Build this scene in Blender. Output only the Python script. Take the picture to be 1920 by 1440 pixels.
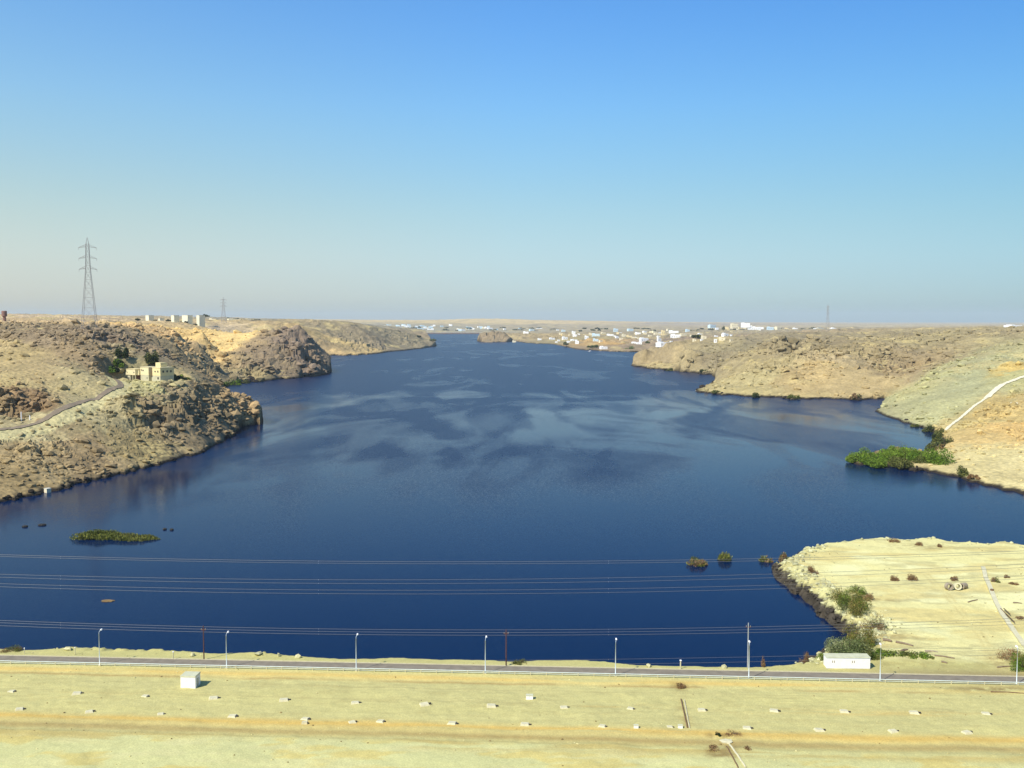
import bpy, math, random, time
import numpy as np
from mathutils import Vector
T0 = time.time()
random.seed(7); np.random.seed(7)
SC = bpy.context.scene
COL = SC.collection
for o in list(bpy.data.objects): bpy.data.objects.remove(o)
R = math.radians

# ---------------------------------------------------------------- camera
F = 1870.0                 # focal length in photo pixels (photo is 1920 wide)
CAMZ = 90.0                # metres above the river
PITCH = R(3.67)
cd = bpy.data.cameras.new('camera'); cam = bpy.data.objects.new('camera', cd); COL.objects.link(cam)
cam.location = (0, 0, CAMZ); cam.rotation_euler = (math.pi/2 - PITCH, 0, 0)
cd.sensor_width = 36.0; cd.lens = F/1920*36.0; cd.clip_start = 0.5; cd.clip_end = 200000
SC.camera = cam

# ---------------------------------------------------------------- sky, sun, exposure
SUN_EL = R(47); SUN_AZ = R(226)     # compass azimuth, +Y = 0, clockwise: the sun stands behind left of the camera
w = bpy.data.worlds.new("World"); SC.world = w; w.use_nodes = True
nt = w.node_tree; nt.nodes.clear()
out = nt.nodes.new('ShaderNodeOutputWorld'); bg = nt.nodes.new('ShaderNodeBackground')
sky = nt.nodes.new('ShaderNodeTexSky'); sky.sky_type = 'NISHITA'; sky.sun_disc = False
sky.sun_elevation = SUN_EL; sky.sun_rotation = SUN_AZ
sky.altitude = 0; sky.air_density = 0.75; sky.dust_density = 0.3; sky.ozone_density = 3.0
hs = nt.nodes.new('ShaderNodeHueSaturation'); hs.inputs['Saturation'].default_value = 1.22
nt.links.new(sky.outputs[0], hs.inputs['Color'])
# dusty desert air: whiter low down and towards the sun's side
wtx = nt.nodes.new('ShaderNodeTexCoord'); wsp = nt.nodes.new('ShaderNodeSeparateXYZ'); nt.links.new(wtx.outputs['Generated'], wsp.inputs[0])
def wramp(sock, stops):
    r = nt.nodes.new('ShaderNodeValToRGB'); nt.links.new(sock, r.inputs[0]); r.color_ramp.interpolation = 'B_SPLINE' if len(stops) > 4 else 'LINEAR'
    while len(r.color_ramp.elements) < len(stops): r.color_ramp.elements.new(.5)
    for e, (p, c) in zip(r.color_ramp.elements, stops): e.position = p
    for e, (p, c) in zip(r.color_ramp.elements, stops): e.color = (c[0]/2, c[1]/2, c[2]/2, 1)
    return r.outputs[0]
def wscale(sock, f):
    v = nt.nodes.new('ShaderNodeVectorMath'); v.operation = 'SCALE'; v.inputs['Scale'].default_value = f; nt.links.new(sock, v.inputs[0]); return v.outputs[0]
def wmul(a, b_):
    v = nt.nodes.new('ShaderNodeVectorMath'); v.operation = 'MULTIPLY'; nt.links.new(a, v.inputs[0]); nt.links.new(b_, v.inputs[1]); return v.outputs[0]
zc_ = wramp(wsp.outputs['Z'], [(0, (.50, .53, .59)), (.02, (.52, .54, .59)), (.06, (.88, .76, .65)), (.105, (1.16, .95, .69)), (.155, (1.30, 1.15, .89)), (.206, (1.38, 1.32, 1.10)), (.29, (1.26, 1.36, 1.36)), (1, (1.1, 1.3, 1.4))])
mpx = nt.nodes.new('ShaderNodeMapRange'); nt.links.new(wsp.outputs['X'], mpx.inputs['Value']); mpx.inputs['From Min'].default_value = -.46; mpx.inputs['From Max'].default_value = .46
xc_ = wramp(mpx.outputs[0], [(0, (1.36, 1.13, .97)), (.5, (1, 1, 1)), (1, (.68, .79, .84))])
nt.links.new(wscale(wmul(hs.outputs[0], wmul(zc_, xc_)), 4.0), bg.inputs[0])
bg.inputs[1].default_value = 0.14
nt.links.new(bg.outputs[0], out.inputs[0])
sd = bpy.data.lights.new('sun', 'SUN'); sun = bpy.data.objects.new('sun', sd); COL.objects.link(sun)
sd.energy = 5.0; sd.angle = R(0.5); sd.color = (1.0, 0.95, 0.84)
sv = Vector((math.sin(SUN_AZ)*math.cos(SUN_EL), math.cos(SUN_AZ)*math.cos(SUN_EL), math.sin(SUN_EL)))
sun.rotation_euler = sv.to_track_quat('Z', 'Y').to_euler()
SC.view_settings.view_transform = 'Standard'; SC.view_settings.look = 'None'
SC.view_settings.exposure = 0.25; SC.view_settings.gamma = 1.0
SC.render.resolution_x = 1024; SC.render.resolution_y = 768

# ---------------------------------------------------------------- geometry of the view -> places on the ground
def ray(px, py):
    x = (px-960)/F; y = (720-py)/F
    return (x, math.cos(PITCH)+y*math.sin(PITCH), -math.sin(PITCH)+y*math.cos(PITCH))
def at(px, py, z=0.0):
    d = ray(px, py); t = (z-CAMZ)/d[2]; return (d[0]*t, d[1]*t, z)
def atd(px, py, D):
    d = ray(px, py); t = D/d[1]; return (d[0]*t, D, CAMZ+d[2]*t)

# ---------------------------------------------------------------- numpy noise
def _h(ix, iy, s):
    n = (ix.astype(np.int64)*374761393 + iy.astype(np.int64)*668265263 + s*974711) & 0xffffffff
    n = ((n ^ (n >> 13))*1274126177) & 0xffffffff
    n = ((n ^ (n >> 15))*2246822519) & 0xffffffff
    return ((n ^ (n >> 16)) & 0xffffff)/float(0xffffff)
def vn(x, y, s=0):
    ix = np.floor(x); iy = np.floor(y); fx = x-ix; fy = y-iy
    fx = fx*fx*(3-2*fx); fy = fy*fy*(3-2*fy)
    a = _h(ix, iy, s); b = _h(ix+1, iy, s); c = _h(ix, iy+1, s); d = _h(ix+1, iy+1, s)
    return (a+(b-a)*fx)*(1-fy)+(c+(d-c)*fx)*fy
def fbm(x, y, s=0, o=4):
    r = 0; a = .5; t = 0
    for k in range(o):
        r = r+a*vn(x+k*17.3, y-k*9.1, s+k); t += a; x = x*2.03; y = y*2.03; a *= .5
    return r/t
def worley(x, y, s=0):
    """per-cell random value, distance to border-ish (F2-F1), local offset from cell centre"""
    ix = np.floor(x); iy = np.floor(y)
    f1 = np.full(x.shape, 9.); f2 = np.full(x.shape, 9.); v = np.zeros(x.shape); ox = np.zeros(x.shape); oy = np.zeros(x.shape)
    for dx in (-1, 0, 1):
        for dy in (-1, 0, 1):
            cx = ix+dx; cy = iy+dy
            qx = cx+_h(cx, cy, s); qy = cy+_h(cx, cy, s+1)
            d = np.hypot(qx-x, qy-y); m = d < f1
            f2 = np.where(m, f1, np.minimum(f2, d)); f1 = np.where(m, d, f1)
            v = np.where(m, _h(cx, cy, s+2), v); ox = np.where(m, x-qx, ox); oy = np.where(m, y-qy, oy)
    return v, f2-f1, ox, oy
def sm(a, b, x):
    t = np.clip((x-a)/(b-a), 0, 1); return t*t*(3-2*t)

# ---------------------------------------------------------------- shorelines of the river (traced, on the water plane)
def refine(pts, step=9, seed=1):
    rs = random.Random(seed); o = []
    for (x0, y0), (x1, y1) in zip(pts[:-1], pts[1:]):
        n = max(1, int(math.hypot(x1-x0, (y1-y0))/step))
        for k in range(n):
            t = k/n; y = y0+(y1-y0)*t
            j = 0 if k == 0 and n > 1 else 1
            o.append((x0+(x1-x0)*t+rs.uniform(-1.5, 1.5)*j, y+rs.uniform(-1, 1)*.013*max(y-605, 5)*j))
    o.append(pts[-1]); return o
L_SH = [(-420, 1040), (-200, 985), (0, 942), (60, 930), (120, 916), (200, 897), (280, 876), (340, 859), (385, 846), (415, 831), (440, 813),
        (453, 801), (470, 798), (490, 796), (493, 788), (470, 768), (430, 752), (392, 737), (383, 727), (400, 725), (425, 723), (450, 718), (500, 714),
        (560, 709), (600, 704), (622, 699), (619, 690), (603, 676), (594, 668), (620, 667), (650, 667), (700, 664), (740, 659), (790, 654), (818, 649), (812, 643),
        (800, 636), (790, 630), (782, 627.6)]
R_SH = [(897, 627.6), (903, 632), (893, 639), (905, 642), (930, 642), (948, 641), (965, 640), (985, 643), (1040, 646), (1063, 651), (1080, 655), (1130, 658),
        (1180, 660), (1215, 660), (1228, 665), (1200, 676), (1184, 686), (1220, 692), (1290, 698), (1335, 703), (1345, 711), (1338, 720), (1318, 727), (1303, 734),
        (1340, 739), (1400, 744), (1500, 748), (1600, 750), (1675, 748), (1660, 760), (1640, 771), (1665, 782), (1700, 793), (1740, 806),
        (1762, 812), (1772, 824), (1770, 845), (1740, 850), (1690, 843), (1620, 852), (1590, 862), (1602, 870), (1660, 876), (1750, 886),
        (1800, 896), (1860, 912), (1920, 928), (2000, 948), (2300, 1030)]
def wp(l, seed): return [at(x, y)[:2] for x, y in refine(l, 9, seed)]
Lw = wp(L_SH, 1); Rw = wp(R_SH, 2)
polyL = Lw+[(-620, 6700), (-40000, 6700), (-40000, 200)]
polyR = Rw+[(40000, 200), (40000, 6700), (-200, 6700)]
polyF = [(-60000, 6560), (60000, 6560), (60000, 60000), (-60000, 60000)]
def inpoly(X, Y, P):
    r = np.zeros(X.shape, bool); n = len(P)
    for i in range(n):
        x0, y0 = P[i]; x1, y1 = P[(i+1) % n]
        if y0 == y1: continue
        c = ((y0 > Y) != (y1 > Y))
        r ^= c & (X < (x1-x0)*(Y-y0)/(y1-y0)+x0)
    return r
def seg_dist(X, Y, lines):
    d = np.full(X.shape, 1e9)
    for L in lines:
        for (x0, y0), (x1, y1) in zip(L[:-1], L[1:]):
            dx = x1-x0; dy = y1-y0; q = dx*dx+dy*dy+1e-9
            t = np.clip(((X-x0)*dx+(Y-y0)*dy)/q, 0, 1)
            np.minimum(d, (X-x0-t*dx)**2+(Y-y0-t*dy)**2, out=d)
    return np.sqrt(d)

# ---------------------------------------------------------------- terrain control heights  (pixel x, pixel y, distance)
CT = [ # left bank
 (0,900,520),(0,860,560),(60,880,545),(150,862,590),(100,832,600),(180,792,650),(250,832,640),(300,762,702),(300,800,686),(300,832,655),(250,765,698),(250,798,672),(350,800,700),(400,803,742),(400,770,780),
 (240,752,690),(0,816,600),(100,786,640),(180,753,700),(228,730,745),(212,708,790),(280,712,800),(240,714,792),(330,712,800),(305,730,760),(350,713,810),(395,726,832),(430,741,850),
 (460,755,862),(487,763,868),(340,745,755),(40,786,640),(30,742,662),(80,745,668),(100,740,690),(150,700,740),(60,700,730),(0,700,720),(150,662,800),(80,665,800),(0,672,790),(200,680,800),
 (168,616,876),(120,622,870),(60,630,880),(0,618,960),(0,640,880),(210,640,890),(240,650,920),(250,622,1150),(300,660,960),(330,650,1100),(340,690,900),(360,705,1050),(375,716,1200),
 (250,640,1000),(330,625,1300),(360,690,1180),(370,670,1280),(370,650,1400),(380,630,1600),(400,700,1500),(400,680,1560),(400,660,1620),(400,640,1690),(400,622,1800),(450,700,1490),(450,680,1550),(450,655,1630),(450,632,1720),(500,700,1505),(500,680,1555),(500,660,1605),(500,640,1655),(500,626,1700),(540,618,1730),(560,692,1575),(560,670,1620),(560,650,1660),(560,630,1700),(560,617,1720),(583,636,1725),(597,660,1705),(600,690,1640),(600,676,1680),(612,687,1692),(585,650,1695),(585,680,1650),
 (0,606,1500),(150,604,1800),(300,607,2200),(330,606,2244),(240,606,2200),(419,612,2686),(420,607,3200),(500,612,2600),(560,612,2700),
 (-300,600,2000),(-300,640,880),(-300,760,640),(-300,850,520),(-300,900,480),
 (600,608,3000),(650,611,3050),(700,615,3200),(740,622,3350),(780,629,3470),(803,639,3480),(620,642,2700),(650,640,2780),(700,640,2950),(740,643,3150),(630,620,2960),(622,628,2850),
 (640,606,4500),(700,612,5000),(760,618,5600),(600,603,6000),
 (0,595,6000),(300,596,6500),(0,594,12000),(300,596,12000),(-300,594,9000),(600,600,10000),
 (700,613,8200),(800,614,8200),(850,615,8200),(900,615,8200),(800,621,6900),(860,622,6800),(720,620,6900),(950,620,6900),(1000,618,7200),
 (700,603,12000),(800,601,13000),(900,598,12500),(950,598,12500),(1000,601,12500),(1100,602,12500),(1200,604,12500),(1300,607,12500),(1100,612,9000),(1000,612,9000),
 (500,600,25000),(1000,602,25000),(1400,607,25000),(1900,610,25000),(0,596,25000),
 # right bank, far to near
 (905,628,4150),(920,624,4200),(940,625,4200),(955,633,4200),(1000,631,4450),(1050,635,4150),(1100,640,3600),(1150,637,3900),(1130,647,3420),(1180,646,3400),(1220,641,3380),
 (1200,630,4500),(1250,625,5000),(1300,620,6000),(1080,633,4400),(1150,625,5400),(1290,636,3700),(1340,632,3900),(1400,620,5500),(1500,616,6500),(1400,613,8000),(1600,616,7000),
 (1251,652,1960),(1192,680,1975),(1200,674,1978),(1210,667,1982),(1228,660,1985),(1210,685,1965),(1230,680,1920),(1260,685,1850),(1290,665,1760),(1290,645,1980),(1370,633,2000),(1437,631,2050),(1497,628,2100),(1556,629,2150),(1675,630,2100),(1726,634,2000),(1762,625,2200),(1833,620,2000),(1912,618,2000),
 (1551,622,3100),(1495,634,1500),(1450,648,1480),(1400,662,1500),(1400,700,1300),(1345,690,1480),(1340,727,1285),(1600,648,1500),(1600,680,1300),(1600,720,1190),(1500,700,1240),(1680,700,1290),(1650,735,1150),
 (1726,656,1500),(1850,632,1500),(1740,706,1080),(1780,686,1140),(1820,672,1180),(1870,656,1250),(1920,646,1280),(1685,742,1020),
 (1750,752,945),(1800,730,985),(1850,700,1020),(1900,680,1050),(1785,802,800),(1800,788,835),(1850,750,895),(1880,725,935),(1920,710,960),
 (1900,756,860),(1920,756,860),(1900,800,745),(1850,830,690),(1840,800,735),(1800,860,622),(1900,860,610),(1850,880,580),(1790,830,700),
 (1700,865,650),(1650,864,652),(1620,862,655),(1740,866,648),(2150,640,1280),(2150,700,960),(2150,800,745),(2150,860,600),(2150,620,2200),(2150,610,8000),(1900,612,6000),(1920,900,555),
]
ctl = [(X/Y, math.log(Y), max(Z, .5)) for X, Y, Z in (atd(*c) for c in CT)]
for L in (Lw, Rw):
    for k, (X, Y) in enumerate(L):
        if k % 2 == 0: ctl.append((X/Y, math.log(Y), 0.0))
ctl = np.array(ctl); N = len(ctl)
D0 = np.hypot(ctl[:, None, 0]-ctl[None, :, 0], ctl[:, None, 1]-ctl[None, :, 1])
A = np.zeros((N+1, N+1)); A[:N, :N] = -D0 - np.eye(N)*0.004; A[:N, N] = 1; A[N, :N] = 1
W = np.linalg.solve(A, np.append(ctl[:, 2], 0))
def rbf(X, Y):
    u = (X/Y).ravel(); v = np.log(np.maximum(Y, 1)).ravel(); r = np.full(u.shape, W[N])
    for i in range(0, len(u), 60000):
        a = np.hypot(u[i:i+60000, None]-ctl[None, :, 0], v[i:i+60000, None]-ctl[None, :, 1])
        r[i:i+60000] -= a @ W[:N]
    return r.reshape(X.shape)

# crags: (px, py, D, radius in u, radius in v, strength)
CRAG = [(255,778,690,.012,.030,.9),(300,782,700,.016,.03,1.1),(345,778,735,.016,.04,1.3),(385,778,770,.014,.04,1.4),(425,775,815,.012,.04,1.5),(455,772,850,.008,.03,.9),(478,775,866,.008,.02,.9),
 (110,826,597,.012,.02,.7),(55,845,580,.012,.02,.75),(80,840,588,.008,.02,.4),(20,760,652,.018,.02,1.3),(70,762,660,.018,.02,1.4),(100,765,664,.01,.02,.7),
 (200,640,900,.02,.05,1.1),(235,650,930,.015,.05,1.0),(130,640,850,.02,.03,.6),(470,640,1500,.03,.06,.8),(560,630,1640,.02,.03,1.4),(592,668,1670,.01,.03,1.2),(560,655,1600,.02,.04,.8),(380,650,1250,.03,.06,.6),
 (450,690,1400,.03,.03,.5),(680,650,2800,.03,.05,.8),(760,645,3250,.03,.04,.6),(920,630,4180,.02,.02,1.0),
 (1470,650,1480,.022,.04,1.2),(1495,642,1490,.02,.03,1.0),(1530,670,1370,.03,.06,.7),(1440,690,1330,.03,.05,.6),(1640,665,1400,.03,.06,.7),(1700,690,1320,.02,.04,.7),(1350,670,1650,.03,.05,.4),
 (1880,765,850,.02,.04,.4),(330,722,790,.03,.02,.25)]
CR = [(atd(a, b, D)[0]/D, math.log(D), ru, rv, s) for a, b, D, ru, rv, s in CRAG]
SMOOTH = [(110,705,735,.07,.05),(60,690,770,.05,.04),(1600,700,1230,.03,.04),(1550,720,1180,.05,.03),(1760,745,960,.06,.10),(1850,860,600,.09,.14),(440,622,1900,.06,.16),(260,725,770,.02,.02),(130,745,690,.02,.025),(290,712,800,.028,.018),(1840,720,960,.05,.09)]
PAD = atd(279, 713, 803)
SMO = [(atd(a, b, D)[0]/D, math.log(D), ru, rv) for a, b, D, ru, rv in SMOOTH]
# dirt road of the left bank and pale track of the right bank
ROADP = [(-260, 868, 560), (-80, 838, 585), (0, 812, 605), (60, 796, 625), (120, 775, 655), (180, 752, 700), (212, 738, 728), (226, 727, 748), (220, 716, 768), (210, 706, 790), (206, 700, 800)]
TRACKP = [(1772, 812, 785), (1800, 788, 835), (1825, 768, 870), (1850, 750, 895), (1870, 732, 925), (1885, 722, 940), (1920, 709, 962), (1980, 700, 985)]
RWP = [atd(*p)[:2] for p in ROADP]; TWP = [atd(*p)[:2] for p in TRACKP]
def gauss(X, Y, L):
    u = X/Y; v = np.log(np.maximum(Y, 1)); m = np.zeros(X.shape)
    for e in L:
        s = e[4] if len(e) > 4 else 1.0
        m = np.maximum(m, s*np.exp(-((u-e[0])/e[2])**2-((v-e[1])/e[3])**2))
    return m
def height(X, Y, land=None, dist=None, detail=True):
    """land height above the river; X, Y are 1-D arrays"""
    if land is None: land = inpoly(X, Y, polyL) | inpoly(X, Y, polyR) | inpoly(X, Y, polyF)
    if dist is None: dist = seg_dist(X, Y, [Lw, Rw])
    z = np.maximum(rbf(X, Y), 0.0)
    k = np.clip(Y/1500, .5, 4)
    bank = 2.0*np.clip(k, .8, 1.6)
    if detail:
        cm = gauss(X, Y, CR); so = gauss(X, Y, SMO)
        rd = sm(5, 16, seg_dist(X, Y, [RWP])); tr = sm(3, 10, seg_dist(X, Y, [TWP]))
        inl = sm(0, 25, dist)*rd*tr
        # broad undulation
        z = z+(fbm(X/90, Y/90, 5, 4)-.5)*np.clip(Y/1000, .3, 4)*4.5*sm(0, 80, dist)*rd*(1-.8*so)*sm(0,12,z)
        rid = 1-np.abs(2*fbm(X/60+3, Y/95, 11, 4)-1)
        z = z+(rid-.8)*np.where(X > 0, 12., 7.5)*np.clip(Y/1300, .5, 2.0)*inl*(1-.9*so)*sm(0, 14, z)*(Y < 5200)
        tf = z/11.+.9*(fbm(X/34, Y/34, 15, 3)-.5); fr = tf-np.floor(tf); zt = z+11.*(sm(.55, .95, fr)-fr)
        z = z+(zt-z)*np.clip(cm*1.1, 0, 1)*inl*sm(2, 8, z)*(Y < 2600)
        # rock blocks: each cell a tilted slab of its own height
        wx = X+(vn(X/7, Y/7, 31)-.5)*5; wy = Y+(vn(X/7, Y/7, 32)-.5)*5
        sel = (.06+.9*sm(.50, .68, fbm(X/30, Y/48, 21, 4)))*.34*(1-.93*so)
        am = (cm+sel)*inl
        for cs, a, s in ((19, 11.5, 41), (9, 6.2, 44), (4.2, 3.2, 47), (2.0, 1.3, 49)):
            v, e, ox, oy = worley(wx/cs, wy/(cs*1.2), s)
            fade = 1-sm(cs*170, cs*420, Y)
            if cs > 8: q = np.clip(cm*1.0+sel*.35, 0, 1.6)*inl
            else: q = am
            z = z+a*q*fade*((v-.45)+.7*ox*(v-.5)*2+.6*oy*(.5-v))-a*.22*q*fade*np.exp(-e*9)
        z = z+(fbm(X/3., Y/3., 51, 3)-.5)*.9*inl*(1-.8*so)
        cap = np.where(X < 0, 79., 200.); z = np.where((z > cap) & (Y < 2100), cap+(z-cap)*.3, z)
        z = np.where((X > 0) & (Y > 1700) & (Y < 2500) & (X < .36*Y) & (z > 62), 62+(z-62)*.3, z)
        z = np.maximum(z, .12*np.minimum(dist, 8))
    pw = 1-sm(24, 40, np.hypot((X-PAD[0])*.9, (Y-PAD[1])*1.3)); z = z+(PAD[2]-2.2-z)*pw
    zb = bank*(1-np.exp(-dist/1.6))*(1+.5*(vn(X/2.2, Y/2.2, 61)-.5)*(Y < 2500))
    return np.where(land, z+zb, -.25-np.minimum(dist*.6, 5))

# ---------------------------------------------------------------- near bank (dam foot, road strip and sandy peninsula)
RP0 = at(0, 1243.5, 6.0); RP1 = at(1900, 1284, 6.0)
rdx, rdy = RP1[0]-RP0[0], RP1[1]-RP0[1]; rl = math.hypot(rdx, rdy); rdx /= rl; rdy /= rl
def across(X, Y): return -((X-RP0[0])*(-rdy)+(Y-RP0[1])*rdx)     # metres from the guardrail towards the dam
def along(X, Y): return (X-RP0[0])*rdx+(Y-RP0[1])*rdy
def road_pt(a, s): return (RP0[0]+rdx*a+rdy*s, RP0[1]+rdy*a-rdx*s)
TOPL = [(-500, 1203), (-200, 1211), (0, 1217), (70, 1220), (150, 1216), (220, 1218), (300, 1222), (400, 1227), (480, 1226), (560, 1232), (640, 1237), (740, 1235), (860, 1238), (960, 1243), (1030, 1241), (1100, 1242),
        (1170, 1247), (1240, 1251), (1320, 1252), (1400, 1253), (1450, 1249), (1500, 1246)]
NS = []
for k, (x, y) in enumerate(TOPL):
    p = at(x, y, 5.6); NS.append((p[0], p[1]+6.5))
for x, y in refine([(1545, 1222), (1590, 1208), (1600, 1203), (1575, 1185), (1545, 1160), (1510, 1130), (1475, 1100), (1452, 1078), (1446, 1062)], 14, 5):
    NS.append(at(x, y)[:2])
for x, y in refine([(1472, 1044), (1500, 1030), (1540, 1018), (1600, 1010), (1660, 1007), (1740, 1009), (1820, 1013), (1920, 1020), (2100, 1030), (2500, 1045)], 16, 6):
    p = at(x, y, 4.6); NS.append((p[0], p[1]+6))
polyN = NS+[(1500, 300), (1500, -60), (-1500, -60), (-1500, NS[0][1])]
PIPE1 = [at(1275, 1312, 5.7)[:2], at(1290, 1366, 5.7)[:2]]
def near_height(X, Y, land=None, dist=None):
    if land is None: land = inpoly(X, Y, polyN)
    if dist is None: dist = seg_dist(X, Y, [NS])
    s = across(X, Y)
    top = np.where(s < -7, 5.35-.0*s, 5.7)
    top = 4.7+(5.75-4.7)*sm(-40, -9, s)
    top = top-.35*sm(2.5, 6, s)+.25*sm(28, 33, s)*1.0-.3*sm(31.5, 33, s)+.3*sm(36, 38, s)
    n = (fbm(X/9, Y/7, 3, 4)-.5)
    flat = sm(1.5, 6, np.abs(s+3.4)-1.5)
    top = top+n*.55*flat*(1+.5*sm(-10, -30, -(-s)))+(fbm(X/1.6, Y/1.6, 8, 3)-.5)*.22*flat
    top = top+(5.90-top)*(1-sm(3.2, 5.2, np.abs(s+3.4)))
    # riprap slope
    wdt = 6.0+2*(fbm(X/11, Y/11, 9, 2)-.5)
    e = np.clip(dist/wdt, 0, 1)
    pen = sm(-12, -20, s)*0+ (s < -12)
    rough = (1-e)*sm(0, .15, e)
    v, ee, ox, oy = worley(X/1.5, Y/1.5, 71); v2, e2, ox2, oy2 = worley(X/.8+5, Y/.8, 75)
    lf = 1-sm(at(1520, 1030, 5)[0], at(1600, 1030, 5)[0], X)*sm(300, 330, Y)
    rub = lf*((v-.5)*.9+(ox*(v-.5))*1.2-.35*np.exp(-ee*8))*rough+lf*((v2-.5)*.5)*rough
    edge = sm(5, 12, dist); near_pen = (1-sm(6, 15, dist))*pen*lf
    z = top*(e**.8)+rub+near_pen*((v-.5)*.7)
    # foot of the dam rises behind s = 52
    b = np.clip(s-68, 0, None); z = z+np.minimum(b*.506, 81.6)
    return np.where(land, z, -.2-np.minimum(dist*.5, 4))

def spline(pts, n=12):
    o = []
    for i in range(len(pts)-1):
        p0 = pts[max(i-1, 0)]; p1 = pts[i]; p2 = pts[i+1]; p3 = pts[min(i+2, len(pts)-1)]
        for k in range(n):
            t = k/n; o.append(tuple(.5*((2*p1[c])+(-p0[c]+p2[c])*t+(2*p0[c]-5*p1[c]+4*p2[c]-p3[c])*t*t+(-p0[c]+3*p1[c]-3*p2[c]+p3[c])*t**3) for c in range(2)))
    o.append(pts[-1]); return o
# ---------------------------------------------------------------- colour helpers (base colours, linear)
def lin(c): c = c/255.; return c/12.92 if c <= .04045 else ((c+.055)/1.055)**2.4
KA = .66
def tc(r, g, b): return np.array([lin(r)*KA, lin(g)*KA, lin(b)*KA*.88])
# (px, py, D, colour, weight)
ZC = [(0,900,520,(176,156,110),1),(150,862,590,(172,152,112),1),(250,832,640,(172,156,110),1),(300,785,700,(168,150,114),1.3),(350,790,735,(160,142,108),1.3),(400,780,770,(164,146,110),1.3),(480,775,866,(200,172,124),1),
 (60,850,580,(188,168,122),1),(340,745,755,(172,156,118),1),(280,726,770,(205,195,145),2),(200,765,672,(196,184,136),1.5),(60,806,620,(200,188,140),1.5),(150,720,720,(202,188,138),1.5),(50,700,735,(200,180,130),1.5),(20,670,780,(205,185,130),1),
 (60,760,655,(166,140,102),1.3),(150,660,800,(176,156,118),1),(100,640,870,(168,150,118),1),(200,635,890,(160,142,116),1),(300,650,1000,(168,150,118),1),(380,680,1100,(170,154,116),1),
 (450,670,1420,(168,154,118),1),(520,650,1580,(162,144,114),1),(560,625,1650,(158,140,118),1),(590,660,1660,(160,142,116),1),(480,705,1450,(184,168,120),1),
 (440,620,1800,(250,214,148),3),(480,616,2200,(252,216,152),3),(350,612,1700,(246,208,142),2.5),(300,615,1400,(240,205,144),1.5),(0,606,1500,(214,190,148),1),(150,606,1500,(216,190,146),1),(100,600,2400,(228,204,162),1.2),
 (400,604,2400,(225,205,165),1),(640,640,2650,(212,184,130),1),(625,630,2600,(222,192,134),1.2),(700,635,2950,(158,142,118),1),(750,640,3200,(162,148,122),1),(640,613,2900,(172,154,124),1),
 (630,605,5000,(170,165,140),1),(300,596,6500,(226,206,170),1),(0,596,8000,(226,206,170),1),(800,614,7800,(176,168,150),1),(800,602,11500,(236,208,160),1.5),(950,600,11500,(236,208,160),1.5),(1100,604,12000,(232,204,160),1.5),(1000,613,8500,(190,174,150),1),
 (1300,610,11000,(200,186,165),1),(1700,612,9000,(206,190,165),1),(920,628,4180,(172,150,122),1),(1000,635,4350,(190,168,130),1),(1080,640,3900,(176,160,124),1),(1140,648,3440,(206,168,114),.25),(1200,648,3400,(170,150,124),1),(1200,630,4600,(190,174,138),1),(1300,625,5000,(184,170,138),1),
 (1200,680,1930,(200,178,130),1),(1280,670,1780,(186,168,124),1),(1350,655,1800,(178,164,124),1),(1450,640,1900,(172,158,124),1),(1400,720,1250,(206,190,136),1.2),(1450,690,1340,(196,178,128),1),(1520,700,1250,(210,184,128),1),(1600,720,1190,(210,186,132),1),
 (1480,650,1480,(172,156,118),1),(1560,680,1330,(196,176,132),.7),(1620,660,1400,(178,160,118),1),(1690,700,1290,(180,158,116),1),(1750,640,1700,(176,160,124),1),(1850,628,1700,(172,156,124),1),(1720,725,1050,(192,186,138),1),
 (1700,765,960,(192,190,142),2.5),(1760,740,970,(190,188,142),2.5),(1820,720,985,(188,188,144),2.5),(1860,690,1060,(186,184,140),2),(1900,665,1180,(186,180,134),1.5),(1740,785,900,(196,194,144),2),(1900,708,985,(196,190,140),1),
 (1900,700,1010,(220,190,120),.5),(1870,770,830,(206,180,124),1.3),(1830,790,775,(208,186,130),1.3),(1900,810,720,(230,196,128),2),(1850,820,710,(222,196,134),1.5),(1850,860,620,(226,212,154),2),(1900,880,590,(226,212,156),2),(1790,860,640,(224,208,150),1.5),(1700,865,650,(150,130,95),1)]
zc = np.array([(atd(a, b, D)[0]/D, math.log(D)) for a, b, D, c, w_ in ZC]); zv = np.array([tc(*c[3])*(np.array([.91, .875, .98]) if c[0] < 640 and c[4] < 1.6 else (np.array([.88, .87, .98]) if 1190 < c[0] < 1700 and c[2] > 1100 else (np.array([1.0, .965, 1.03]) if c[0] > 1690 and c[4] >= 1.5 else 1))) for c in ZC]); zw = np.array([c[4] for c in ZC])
def zone_col(X, Y):
    u = X/Y; v = np.log(Y); u = u+(vn(u*60, v*60, 81)-.5)*.02+(vn(u*200, v*200, 83)-.5)*.008; v = v+(vn(u*60, v*60, 82)-.5)*.05+(vn(u*200, v*160, 84)-.5)*.02
    o = np.zeros((len(X), 3))
    for i in range(0, len(X), 60000):
        d = (u[i:i+60000, None]-zc[None, :, 0])**2*6+(v[i:i+60000, None]-zc[None, :, 1])**2*2.2
        k = zw/(d+2e-5)**2.2; o[i:i+60000] = (k @ zv)/k.sum(1)[:, None]
    return o

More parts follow.
